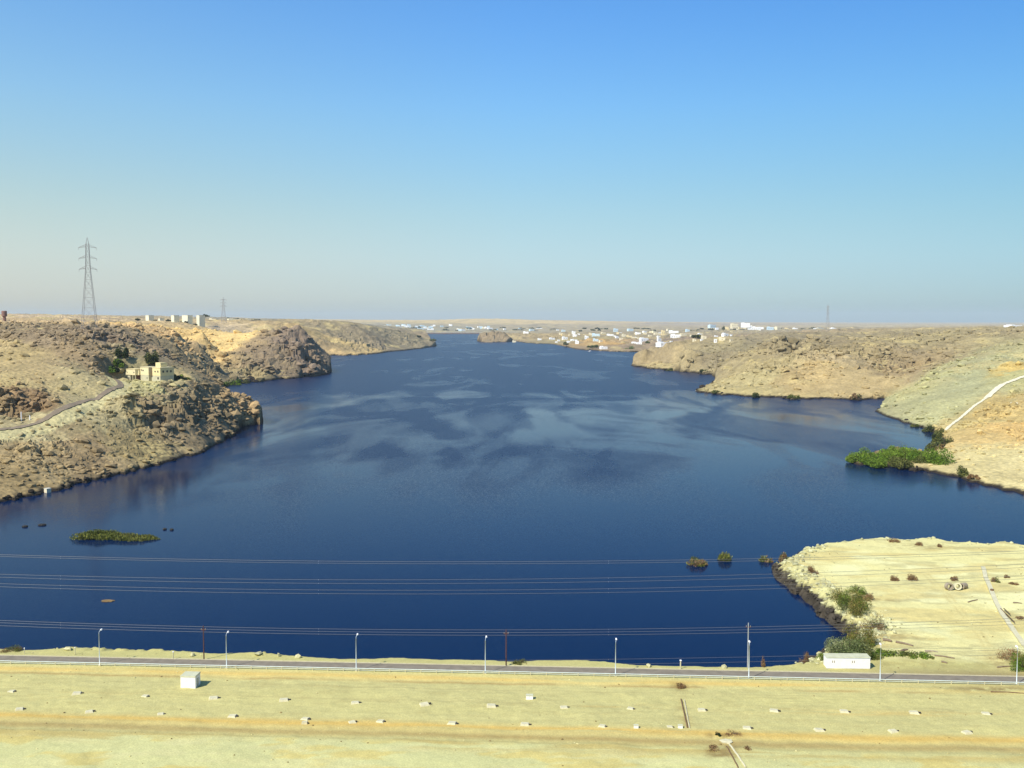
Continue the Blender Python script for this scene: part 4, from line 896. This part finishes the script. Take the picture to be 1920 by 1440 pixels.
# ---------------------------------------------------------------- cables over the water
def cable(pts, D, r_, lb, g):
    """pts: picture heights of the sagging cable at x = -250, 960, 2170, hung at distance D"""
    P = [atd(x, y, D) for x, y in pts]; (x0, _, z0), (x1, _, z1), (x2, _, z2) = P
    out_ = []
    for k in range(41):
        x = x0+(x2-x0)*k/40
        z = z0*(x-x1)*(x-x2)/((x0-x1)*(x0-x2))+z1*(x-x0)*(x-x2)/((x1-x0)*(x1-x2))+z2*(x-x0)*(x-x1)/((x2-x0)*(x2-x1)); out_.append((x, D, z))
    o = empty('power_cable', (x0, D, z0)); MB().tube([(a-x0, b_-D, c-z0) for a, b_, c in out_], r_, 5).build('conductor', M['wire'], o)
    rr = random.Random(int(pts[0][1])); 
    for q in (6, 14, 23, 33):
        a, b_, c = out_[q]; MB().tube([(a-x0, 0, c-z0-.12), (a-x0, 0, c-z0+.06)], .05, 5).build('spacer', M['steel'], o)
    return tag(o, lb, 'power cable', g)
for y0, y1, y2, D, r_, lb in ((1031, 1053, 1022, 262, .045, 'topmost of the power cables sagging across the river'), (1034, 1057, 1026, 264, .04, 'second power cable from the top, close under the topmost'),
        (1068, 1086, 1044, 258, .04, 'third power cable from the top, upper of the middle pair'), (1073, 1093, 1050, 260, .04, 'fourth power cable from the top, lower of the middle pair'),
        (1085, 1106, 1066, 258, .04, 'fifth power cable from the top'), (1090, 1113, 1071, 260, .04, 'sixth power cable from the top'),
        (1152, 1181, 1146, 248, .042, 'seventh power cable from the top, uppermost of the trio at the pole tops'), (1156, 1186, 1151, 250, .042, 'eighth power cable from the top, middle of the trio at the pole tops'), (1162, 1191, 1158, 249, .042, 'ninth power cable, lowest of the trio at the pole tops'),
        (1225, 1238, 1207, 247, .035, 'low power cable just above the bank, the higher one'), (1232, 1247, 1216, 247, .035, 'lowest power cable, skimming the bank')):
    cable([(-250, y0), (960, y1), (2170, y2)], D, r_, lb, 'power cables across the river')

# ---------------------------------------------------------------- lattice pylons
def pylon_mesh(H, bw, th):
    parts = {}
    def wid(z):
        t = z/H
        return bw*(1-t/.66)+bw*.30*(t/.66) if t < .66 else bw*.30-(bw*.14)*(t-.66)/.34
    legs = []
    lv = [0, .13, .25, .36, .46, .55, .63, .70, .76, .82, .88, .93]
    for sx in (-1, 1):
        for sy in (-1, 1):
            mb = MB(); pts = [(sx*wid(H*t)/2, sy*wid(H*t)/2, H*t) for t in lv]; mb.tube(pts, th, 4); legs.append(mb)
    br = MB()
    for a, b_ in zip(lv[:-1], lv[1:]):
        wa = wid(H*a)/2; wb = wid(H*b_)/2; za = H*a; zb = H*b_
        for ax in (0, 1):
            for s_ in (-1, 1):
                def P(q, w_, z): return (q*w_, s_*w_, z) if ax == 0 else (s_*w_, q*w_, z)
                br.tube([P(-1, wa, za), P(1, wb, zb)], th*.55, 3); br.tube([P(1, wa, za), P(-1, wb, zb)], th*.55, 3); br.tube([P(-1, wb, zb), P(1, wb, zb)], th*.55, 3)
    arms = []
    for t in (.67, .785, .90):
        z = H*t; w_ = wid(z)/2; L = bw*.58
        for s_ in (-1, 1):
            mb = MB()
            for sy in (-1, 1):
                mb.tube([(s_*w_, sy*w_, z), (s_*L, 0, z-H*.012)], th*.9, 4); mb.tube([(s_*w_, sy*w_, z+H*.022), (s_*L, 0, z-H*.010)], th*.7, 4)
            mb.tube([(s_*L, 0, z-H*.012), (s_*L, 0, z-H*.035)], th*.8, 4)
            for q in (.35, .65): mb.tube([(s_*(w_+(L-w_)*q), -w_*(1-q), z), (s_*(w_+(L-w_)*q), w_*(1-q), z+.2)], th*.6, 4)
            arms.append(mb)
    pk = MB(); w_ = wid(H*.93)/2
    for sx in (-1, 1):
        for sy in (-1, 1): pk.tube([(sx*w_, sy*w_, H*.93), (0, 0, H)], th*.7, 4)
    return legs, br, arms, pk
def pylon(px, py, D, H, bw, th, lb, rz=0.):
    x, y, z = atd(px, py, D); zz = gz_far(x, y); t = empty('transmission_tower', (x, y, zz-1), rz)
    legs, br, arms, pk = pylon_mesh(H+z-zz+1, bw, th)
    for m_ in legs: m_.build('leg', M['steel'], t)
    br.build('bracing', M['steel'], t)
    for m_ in arms: m_.build('crossarm', M['steel'], t)
    pk.build('peak', M['steel'], t); return tag(t, lb, 'pylon')
pylon(168, 616, 876, 79.5, 12.5, .15, 'tall steel lattice pylon with three crossarms on the left hill', R(14))
pylon(419.5, 612, 2686, 79, 14, .26, 'distant lattice pylon right of the row of apartment blocks', R(20))
pylon(1551.5, 622, 3100, 86, 11, .20, 'faint lattice pylon beyond the right ridge', R(10))
pylon(1816, 621, 2300, 9, 3, .25, 'tiny lattice mast on the right skyline', 0)
p = drop(9, 606); t = empty('water_tower', atd(8.5, 606, 1500)); z = gz_far(t.location.x, 1500); t.location.z = z-1
MB().tube([(0, 0, 0), (0, 0, 12)], [2.6, 2.2], 10).build('shaft', M['bshade_wall'], t); MB().tube([(0, 0, 12), (0, 0, 13), (0, 0, 20), (0, 0, 21)], [2.2, 3.8, 3.8, 3.2], 12).build('tank', M['bshade_wall'], t)
tag(t, 'small brown tower on the skyline at the far left edge', 'tower')

# ---------------------------------------------------------------- two-storey yellow building on the promontory
bx, by, bz = atd(286, 712.5, 800); bz = PAD[2]-.2
t = empty('river_station', (bx, by, bz-.6), -math.atan2(.60, .80)); tag(t, 'yellow two-storey building with roof tower and low wing on the left promontory', 'building')
def part(nm, x0, x1, y0, y1, z0, z1, m_, par=None): return MB().box(x0, x1, y0, y1, z0, z1).build(nm, M[m_], par or t)
mbk = part('main_block', 0, 10.8, 0, 12.5, 4.8, 11.2, 'ywall'); part('lower_storey', .06, 10.74, .06, 12.4, 0, 4.8, 'gwall')
part('roof', -.3, 11.1, -.3, 12.8, 11.2, 11.55, 'cwall'); part('roof_tower', .1, 6.8, 3, 9, 11.55, 15.2, 'ywall')
part('middle_block', -17.5, -6, 0.5, 10, 4.8, 11.0, 'cwall'); part('middle_storey', -17.4, -6.06, .6, 9.9, 0, 4.8, 'gwall'); part('roof', -17.8, -5.7, .2, 10.3, 11.0, 11.3, 'cwall')
part('recess_wall', -6, 0, 5.5, 10, 0, 10.8, 'bshade_wall'); part('stair_wall', -5.9, -.1, 3.0, 3.4, 0, 3.2, 'gwall')  # recess wall coloured dark brown to stand in for the shade there
part('low_wing', -33, -19, -3.2, 5, 4.6, 9.2, 'cwall'); part('link_wing', -19, -17.5, -1, 4, 4.6, 8.4, 'cwall'); part('wing_roof', -33.3, -18.7, -3.5, 5.3, 9.2, 9.5, 'ywall')
part('wing_base', -31, -27, -2.6, 4.6, 0, 4.6, 'gwall'); part('undercroft_wall', -26.9, -18, 2.0, 4.6, 0, 4.6, 'bshade_wall')  # back wall under the wing painted dark, shade put into its colour
for x in (-32.6, -23, -19.4): part('column', x-.3, x+.3, -3.0, -2.4, -.5, 4.6, 'gwall')
for x0, x1, z0, z1, y_ in ((3.0, 4.6, 7.6, 8.7, 0), (6.9, 8.3, 7.5, 9, 0), (6.6, 8.6, 2.0, 3.7, .06), (-14.5, -12.8, 8, 9.1, .5), (-16.6, -15.6, 8, 9.6, .5), (-30.8, -30, 6.2, 7.0, -3.2), (-21.5, -20.2, 6.4, 7.2, -3.2), (-8.8, -8, 1.6, 3.3, .6)):
    f = part('window', x0, x1, y_-.06, y_+.02, z0, z1, 'dark'); part('frame', x0-.12, x1+.12, y_-.10, y_-.0, z0-.14, z0-.02, 'gwall', f)
for y0, y1, z0, z1 in ((2, 3.4, 7.4, 9), (5.6, 7, 7.4, 9), (9, 10.4, 7.4, 9)): part('window', 10.78, 10.86, y0, y1, z0, z1, 'dark')
part('door', -29.6, -28.4, -2.68, -2.58, 0, 2.6, 'dark')
for k, (px, py, D, h_, rw, cl, lb) in enumerate([(213, 702, 812, 8, 4.5, DARK+GREEN, 'dark green tree where the dirt road ends'), (223, 697, 818, 9, 4.5, GREEN+DARK, 'green tree left of the yellow building wing'), (232, 694, 826, 13, 5, DARK, 'tallest dark tree behind the low wing'),
      (285, 700, 832, 15.5, 4.2, DARK+OLIVE, 'dark tree behind the roof tower'), (331, 706, 812, 9, 4.2, DARK+GREEN, 'dark tree right of the yellow building'), (341, 710, 812, 7, 3.8, DARK, 'smaller dark tree at the right of the pair by the building'), (352, 712, 816, 4.2, 3, OLIVE+DARK, 'low olive tree on the slope right of the building')]):
    x, y, z = atd(px, py, D); z = gz_far(x, y); bush('tree', (x, y, z-.3), (rw*1.15, rw*1.1, h_*.52), 2600, .8, cl, 500+k, lb, 'tree', 'trees around the yellow building')
for k, (px, py, r_, h_, cl, lb) in enumerate([(405, 723, 7, 5, GREEN+DARK, 'green bush at the left end of the small cove'), (422, 722.5, 7, 4.5, OLIVE+GREEN, 'olive bush on the cove shore between two green ones'), (440, 720, 9, 7, GREEN, 'larger green bush on the cove shore'), (458, 717, 7, 3.5, OLIVE, 'low olive bush right of the cove bushes'),
      (1345, 737, 5, 3, OLIVE, 'olive shrub near the pointed end of the right headland'), (1420, 743.5, 6, 4, OLIVE+DARK, 'olive shrub at the waterline of the right headland'), (1490, 746.5, 6, 4, OLIVE, 'olive shrub below the rocky peak'), (1605, 748, 6, 5, DRY+DARK, 'dark brown shrub at the waterline below the right hill'),
      (1255, 694, 7, 5, OLIVE+DARK, 'dark shrub on the far shore of the right headland'), (1320, 700, 7, 5, OLIVE+DARK, 'dark shrub at the inlet of the right headland'), (1180, 657, 14, 9, GREEN+DARK, 'dark bush on the settlement shore below the long white roof')]):
    p = at(px, py, 1.5); bush('bush', (p[0], p[1]+2, max(gz_far(p[0], p[1]+2), .5)-.5), (r_, r_*.7, h_), 700, 1.1, cl, 530+k, lb)
# hut on the left shore and pale doorway ruin on the right hill
p = at(89, 912, 3.2); z = gz_far(p[0], p[1]); t = empty('gauge_hut', (p[0], p[1], z-.6), R(-35)); MB().box(-1.3, 1.3, -1.2, 1.2, 0, 3.9).build('wall', M['cream_wall'], t); MB().box(-1.45, 1.45, -1.35, 1.35, 3.9, 4.1).build('roof', M['pale_roof'], t)
tag(t, 'small cream hut standing on the rocks at the left waterline', 'hut')
p = drop(1903, 758); t = empty('stone_doorway', (p[0], p[1], p[2]-.3), R(0)); MB().box(-2.6, 2.6, 0, 3, 0, 4.6).build('wall', M['cream_wall'], t); MB().box(-1.0, .6, -.08, .02, 1.6, 4.2).build('doorway', M['dark'], t); MB().box(-1.3, .9, -.12, -.0, 4.25, 4.5).build('lintel', M['pale_roof'], t)
tag(t, 'pale stone block with one dark doorway on the sandy right hill', 'ruin')
for px, py, h_, lb in ((40, 783, 6.5, 'pale post standing in front of the shaded quarry face, taller one'), (56, 785, 3.4, 'short white post right of the taller one by the quarry face')):
    x, y, z = atd(px, py, 636); z = gz_far(x, y); o = MB().tube([(0, 0, 0), (0, 0, h_)], [.35, .3], 6).build('post', M['white']); o.location = (x, y, z-.5); tag(o, lb, 'post')

# ---------------------------------------------------------------- apartment blocks on the left plateau
def block(px0, px1, ptop, pbase, D, depth, rz, lb):
    x0, y, z0 = atd(px0, pbase, D); x1, _, _ = atd(px1, pbase, D); _, _, z1 = atd(px0, ptop, D); g = gz_far((x0+x1)/2, D); w_ = (x1-x0)/math.cos(rz)
    t = empty('apartment_block', (x0, y, min(g, z0)-1.5), -rz); H = z1-min(g, z0)+1.5
    MB().box(0, w_, 0, depth, 0, H-.8).build('wall', M['block_wall'], t); MB().box(-.3, w_+.3, -.3, depth+.3, H-.8, H).build('roof', M['pale_roof'], t)
    nz = max(2, int(H//3.4)); nx = max(2, int(w_//4))
    for k in range(nz):
        for j in range(nx): MB().box((j+.35)*w_/nx, (j+.65)*w_/nx, -.08, 0.02, 2.2+k*(H-3)/nz, 3.6+k*(H-3)/nz).build('window', M['gwall'], t)
    return tag(t, lb, 'apartment block', 'apartment blocks on the plateau')
block(273, 281.5, 591, 605, 2244, 13, R(38), 'pale apartment block farthest left on the plateau')
block(297, 301, 596.5, 604.5, 2270, 10, R(38), 'smallest and lowest pale block of the plateau row')
block(321, 328.5, 591, 604.5, 2244, 13, R(38), 'narrow pale apartment block left of the widest one')
block(341.5, 355.5, 591, 605, 2244, 13, R(38), 'widest pale apartment block on the plateau')
block(368.5, 375.5, 591, 606, 2244, 15, R(38), 'pale apartment block farthest right, next to dark trees')
for k, (px, py, w_, h_, lb) in enumerate([(258, 604.5, 9, 4, 'dark bushy tree left of the first apartment block'), (291, 604.5, 6, 3, 'low dark tree between the first block and the smallest one'), (316, 605, 8, 4, 'dark tree left of the narrow block'), (339, 605, 5, 4, 'small dark tree left of the widest block'), (349, 606, 6, 5, 'dark tree in front of the widest block'),
      (366, 606, 6, 4, 'dark tree left of the right-hand block'), (386, 596, 14, 9, 'tall bluish dark tree beyond the right-hand block')]):
    x, y, z = atd(px, py, 2230 if k < 6 else 2500); z = gz_far(x, y) if k < 6 else z; tree('tree', (x, y, z-.5), h_*1.25, w_*.75, 400, 2.0, DARK, 560+k, lb, 'trees by the apartment blocks')

# ---------------------------------------------------------------- settlements
rr = random.Random(21)
def house(px, py, wpx, hpx, kind, lb, grp, D=None):
    x, y, z = drop(px, py) if D is None else atd(px, py, D)
    s_ = y/F; w_ = max(wpx*s_*.85, 4); h_ = max(hpx*s_*1.15, 3); dp = w_*rr.uniform(.5, .8); rz = R(rr.uniform(-12, 30))
    mb = MB().box(-w_/2, w_/2, 0, dp, -3, h_)
    if wpx > 7: mb.box(-w_*.5, -w_*.12, dp*.1, dp*.7, h_+.01, h_+min(2.6, h_*.3))       # upper room
    t = empty('house', (x, y, z), rz); mb.build('wall', M[kind+'_wall'], t)
    MB().box(-w_/2-.2, w_/2+.2, -.2, dp+.2, h_+.003, h_+.35).build('roof', M['pale_roof' if kind != 'white' else 'white_wall'], t) if wpx <= 7 else None
    n2 = max(1, int(w_//7))
    if hpx >= 3:
        for j in range(min(n2, 5)):
            xx = -w_/2+(j+.5)*w_/min(n2, 5); MB().box(xx-.9, xx+.9, -.12, .02, h_*.35, h_*.65).build('window', M['grey_concrete'], t)
    return tag(t, lb, 'house', grp)
HG = 'houses of the settlement on the right shore'
HS = [(1036,637,12,3,'white','low white house left of the lone dark shore tree'),(1012,638,8,2.5,'white','small white house, leftmost on the settlement shore'),(1060,638,11,4,'white','white house directly above the lone dark shore tree'),(1077,638.5,14,3,'white','long white house right of the one above the shore tree'),
 (1082,645,8,5,'white','white house low on the slope right of the lone shore tree'),(1100,637,8,5,'white','white house at the left end of the bluish roofs'),(1117,632,17,4,'blue','wide bluish house high on the slope'),(1117,639,12,4,'blue','bluish house below the wide bluish one'),
 (1144,631,15,4,'white','long white house right of the wide bluish one'),(1156,632,8,3,'white','small white house at the crest above the orange cutting'),(1133,655,15,4,'white','white boathouse at the waterline below the orange cutting'),(1180,633,12,6,'yellow','yellow house between white roofs above the cutting'),
 (1196,629,12,3,'white','thin white roof above the yellow house'),(1192,637,15,3,'cream','long cream house below the yellow one'),(1209,641,18,6,'white','large bright white building in the middle of the settlement'),(1237,639,9,5,'white','white house just right of the large bright one'),
 (1234,630,15,3,'cream','cream house left of the yellow tower house'),(1244,630,8,8,'yellow','tall yellow house, highest of the settlement'),(1263,626,21,3,'white','long white roof right of the tall yellow house'),(1267,635,20,6,'white','broad white building under the long white roof'),
 (1194,646.5,22,3,'white','long low white roof nearest the water'),(1247,649,24,5,'white','wide white building above the right headland slope'),(1259,643,5,3,'white','tiny white house above the wide white building'),(1282,631,12,3,'cream','cream house upper right of the broad white building'),
 (1282,639,14,3,'yellow','yellowish house lower right of the broad white building'),(1297,632,8,3,'cream','small cream house in the upper right rows'),(1314,628,9,4,'white','white house standing high at the upper right'),(1320,638,11,5,'cream','cream house left of the small one by the white cube house'),
 (1330,637,6,4,'cream','small cream house beside the white cube house'),(1342,640,6,6,'white','white cube house at the right end of the settlement'),(1354,638,14,5,'cream','cream house right of the white cube house'),(1362,633,13,5,'white','white house behind the cream one at the right end'),
 (1155,623,9,5,'blue','bluish house alone on the far rise'),(1183,621,12,4,'blue','wide bluish house on the far rise'),(1057,622,8,3,'blue','pale blue house far behind the shore tree'),(1219,632,7,4,'cream','small cream house above the large bright building'),(1170,631,6,4,'cream','tiny cream house left of the yellow one'),
 (1337,614,15,4,'blue','bluish building on the distant rise at the right'),(1225,642,8,3,'yellow','small yellow house right of the large bright building'),(1302,641,8,3,'cream','cream house at the foot of the upper right rows'),(1372,638,7,3,'cream','last small cream house before the ridge'),
 (1108,629,8,3,'cream','cream house behind the wide bluish one'),(1132,627,9,3,'cream','cream house behind the long white one'),(1210,625,8,3,'white','small white house behind the thin white roof'),(1255,621,9,3,'cream','cream house far behind the tall yellow one'),(1290,624,8,3,'blue','small bluish house far right behind'),
 (1165,638,7,3,'cream','small cream house on top of the cutting'),(986,627,12,2.5,'white','white building alone between the islet hill and the settlement'),(964,642,8,2.5,'cream','cream landing house at the waterline right of the islet hill'),(1242,644,7,3,'cream','small cream house left of the tiny white one'),
 (1378,613,14,5,'cream','cream building left of the bright white hilltop cluster'),(1398,613,19,6,'white','bright white building on the distant right rise'),(1418,620,20,6,'white','long white building below the bright one on the right rise'),(1406,617,9,6,'white','white block between the two long white buildings on the right rise'),
 (1445,618,14,4,'blue','bluish building right of the white hilltop cluster'),(1461,619,12,5,'cream','cream building second right of the white cluster'),(1492,620,10,4,'white','small white building above the rocky peak'),(1540,620,14,4,'blue','bluish building left of the faint pylon'),(1566,620,16,4,'white','white building right of the faint pylon'),
 (1585,621,8,3,'cream','small cream building farthest right behind the ridge'),(1907,614,30,3.5,'white','long white building on the skyline at the right edge')]
for px, py, a, b_, kd, lb in HS:
    house(px, py, a, b_, kd, lb, HG if px < 1376 else 'buildings on the distant right rise', None if px < 1330 or 1341 < px < 1376 else (5200 if px < 1900 else 3000))
for k in range(58):
    if k < 38: px = rr.uniform(1040, 1375); py = 646-(px-1040)*.022+rr.uniform(-18, 0)
    else: px = rr.uniform(1330, 1600); py = rr.uniform(615, 621)
    kd = rr.choice(['white', 'white', 'cream', 'yellow']); zn = 'dotted among the larger houses of the shore settlement' if k < 38 else 'scattered on the distant rise behind the right ridge'
    house(px, py, rr.uniform(4, 9), rr.uniform(2, 3.2), kd, 'tiny %s house %s' % (kd, zn), 'tiny houses '+zn, None if k < 38 else 5400)
HL = []
g = 'houses of the distant town beyond the old dam'
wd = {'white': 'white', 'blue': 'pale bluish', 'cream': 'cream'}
for k in range(64):
    if k < 40: px = rr.gauss(765, 34); py = rr.uniform(610.5, 620)
    elif k < 56: px = rr.uniform(860, 925); py = rr.uniform(613, 621)
    else: px = rr.uniform(930, 1050); py = rr.uniform(616, 621)
    if px < 700: px = rr.uniform(705, 800)
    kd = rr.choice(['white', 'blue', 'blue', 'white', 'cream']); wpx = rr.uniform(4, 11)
    zone = 'left of the old dam' if px < 800 else ('behind the old dam' if px < 900 else 'behind the rocky islet hill')
    D = 6650+(621.5-py)*190
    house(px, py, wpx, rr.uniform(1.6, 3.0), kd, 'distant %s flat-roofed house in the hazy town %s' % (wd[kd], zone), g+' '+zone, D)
for px, py, w_, lb in ((600, 609.5, 24, 'long low white roof on the left, western one of two'), (625, 610, 18, 'long low white roof on the left, eastern one of two'), (674, 612, 12, 'white roof at the upper end of the tree line on the left far shore'), (694, 617.5, 9, 'small white roof halfway down the far left slope'), (711, 620, 8, 'small white roof lower on the far left slope'), (732, 624, 9, 'lowest white roof on the far left slope')):
    D = 3900; x, y, z = atd(px, py, D); house(px, py, w_, 1.8, 'white', lb, 'white roofs on the left far shore', D)
# long shed behind the plateau
for px, w_, lb in ((398, 16, 'long whitish building just left of the distant pylon'), (440, 26, 'long whitish building right of the distant pylon'), (466, 10, 'short whitish building farthest right of the distant pylon')):
    house(px, 601.5, w_, 3, 'cream', lb, 'whitish buildings behind the plateau', 3300)
# trees of the settlement
for k, (px, py, D, h_, rw, lb) in enumerate([(1062, 651, None, 24, 10, 'lone dark tree at the waterline of the settlement'), (1108, 654, None, 12, 13, 'dark bushy tree left of the white boathouse'), (1118, 654, None, 13, 12, 'dark bushy tree touching the white boathouse'), (812, 644, 3430, 12, 12, 'dark tree on the tip of the left far point'),
      (1282, 625, 5200, 20, 20, 'dark tree among the upper right houses'), (1356, 622, 5000, 36, 9, 'tall thin dark tree behind the right end of the settlement'), (1215, 647, None, 14, 9, 'dark tree right of the long low white roof'), (1238, 651, None, 14, 14, 'dark tree left of the wide white building'), (785, 634, 3440, 9, 9, 'dark tree on the left far point'), (1305, 640, None, 12, 11, 'dark tree below the cream houses')]):
    x, y, z = drop(px, py) if D is None else atd(px, py, D); z = max(gz_far(x, y), .3) if D is None or D < 4000 else z-2
    tree('tree', (x, y, z-1), h_, rw, 500, 2.6, DARK+OLIVE, 600+k, lb, 'trees of the far shores')
Vs, Qs, Cs = [], [], []; off = 0
def belt(lst, seed):
    global off
    for k, (px, py, D, r_, h_) in enumerate(lst):
        x, y, z = atd(px, py, D); V, Q, C = leaf_cloud((x, y, z), (r_, r_*.6, h_), 160, 4.2, DARK+[(.05, .07, .03)], seed+k, 5); Vs.append(V); Qs.append(Q+off); Cs.append(C); off += len(V)
L = []
for k in range(34): px = 430+k*6.8+rr.uniform(-3, 3); L.append((px, 600.0+(px-430)*.052+rr.uniform(-.6, .6), 3600, rr.uniform(9, 17), rr.uniform(5, 10)))
for k in range(14): px = 662+k*6.5; L.append((px, 612+(px-662)*.125+rr.uniform(-.4, .6), 3800, rr.uniform(8, 14), rr.uniform(5, 8)))
for k in range(34): px = rr.uniform(700, 1050); L.append((px, rr.uniform(613, 623), 6900, rr.uniform(16, 36), rr.uniform(6, 12)))
for k in range(30): px = rr.uniform(1080, 1560); L.append((px, rr.uniform(616, 622), 5600, rr.uniform(12, 30), rr.uniform(6, 12)))
belt(L, 900)
o = np_mesh('tree_belt', np.concatenate(Vs), np.concatenate(Qs), M['leaf'], np.concatenate(Cs)); tag(o, 'hazy belts of dark trees between the distant houses', 'trees', kind='stuff')

# old masonry dam closing the reservoir
x0 = atd(700, 626, 6480)[0]; x1 = atd(920, 626, 6480)[0]
t = empty('old_dam', (x0, 6480, 0)); MB().box(0, x1-x0, 0, 14, -3, 8.5).build('wall', simple('granite', (.20, .15, .12), .9, .15, .02), t)
MB().box(-3, x1-x0+3, -.6, 14.6, 8.6, 10.2).build('parapet', M['pale_roof'], t)
mb = MB().box(2, 8, -2, -.01, -3, 8.3)
b0 = mb.build('buttress', M['bshade_wall'], t)
for k in range(1, 18): c = b0.copy(); COL.objects.link(c); c.parent = t; c.location = (k*42, 0, 0)
tag(t, 'long low masonry dam closing the far end of the river', 'dam')
# moored boats at the headland point
for k, (px, py, lb) in enumerate(((1308, 733, 'small white boat moored off the tip of the right headland'), (1325, 732.5, 'small white boat drawn up just right of the headland tip'), (1106, 659.5, 'small white boat off the settlement shore'))):
    p = at(px, py); t = empty('boat', (p[0], p[1], 0), R(10)); s_ = 1 if k < 2 else 1.8; hull = MB(); n2 = 10; vs = []
    for i in range(n2+1):
        u = i/n2; wv = 1.1*s_*math.sin(math.pi*min(u*.9+.1, 1))**.6; xx = (u-.5)*6*s_
        vs += [(xx, -wv, 1.0*s_), (xx, -wv*.5, -.2), (xx, wv*.5, -.2), (xx, wv, 1.0*s_)]
    fs = []
    for i in range(n2):
        for j in range(3): fs.append((i*4+j, i*4+j+1, i*4+4+j+1, i*4+4+j))
        fs.append((i*4+3, i*4, i*4+4, i*4+7))
    hull.add(vs, fs).build('hull', M['white'], t); MB().box(-.8*s_, 1.2*s_, -.7*s_, .7*s_, 1.0*s_+.01, 1.9*s_).build('cabin', M['white_wall'], t); tag(t, lb, 'boat')

# ---------------------------------------------------------------- air: thin haze round the whole place
hm = bpy.data.materials.new('haze'); hm.use_nodes = True; n = hm.node_tree.nodes; l = hm.node_tree.links; n.clear()
oo = n.new('ShaderNodeOutputMaterial'); pv = n.new('ShaderNodeVolumePrincipled'); pv.inputs['Color'].default_value = (.80, .92, .97, 1); pv.inputs['Density'].default_value = 3.1e-5; pv.inputs['Anisotropy'].default_value = .0
l.new(pv.outputs[0], oo.inputs['Volume'])
o = MB().box(-40000, 40000, -900, 34000, -8, 330).build('haze', hm); tag(o, 'thin pale haze over the river and the far shores', 'haze', kind='stuff')
print('built', round(time.time()-T0, 1), len(bpy.data.objects))
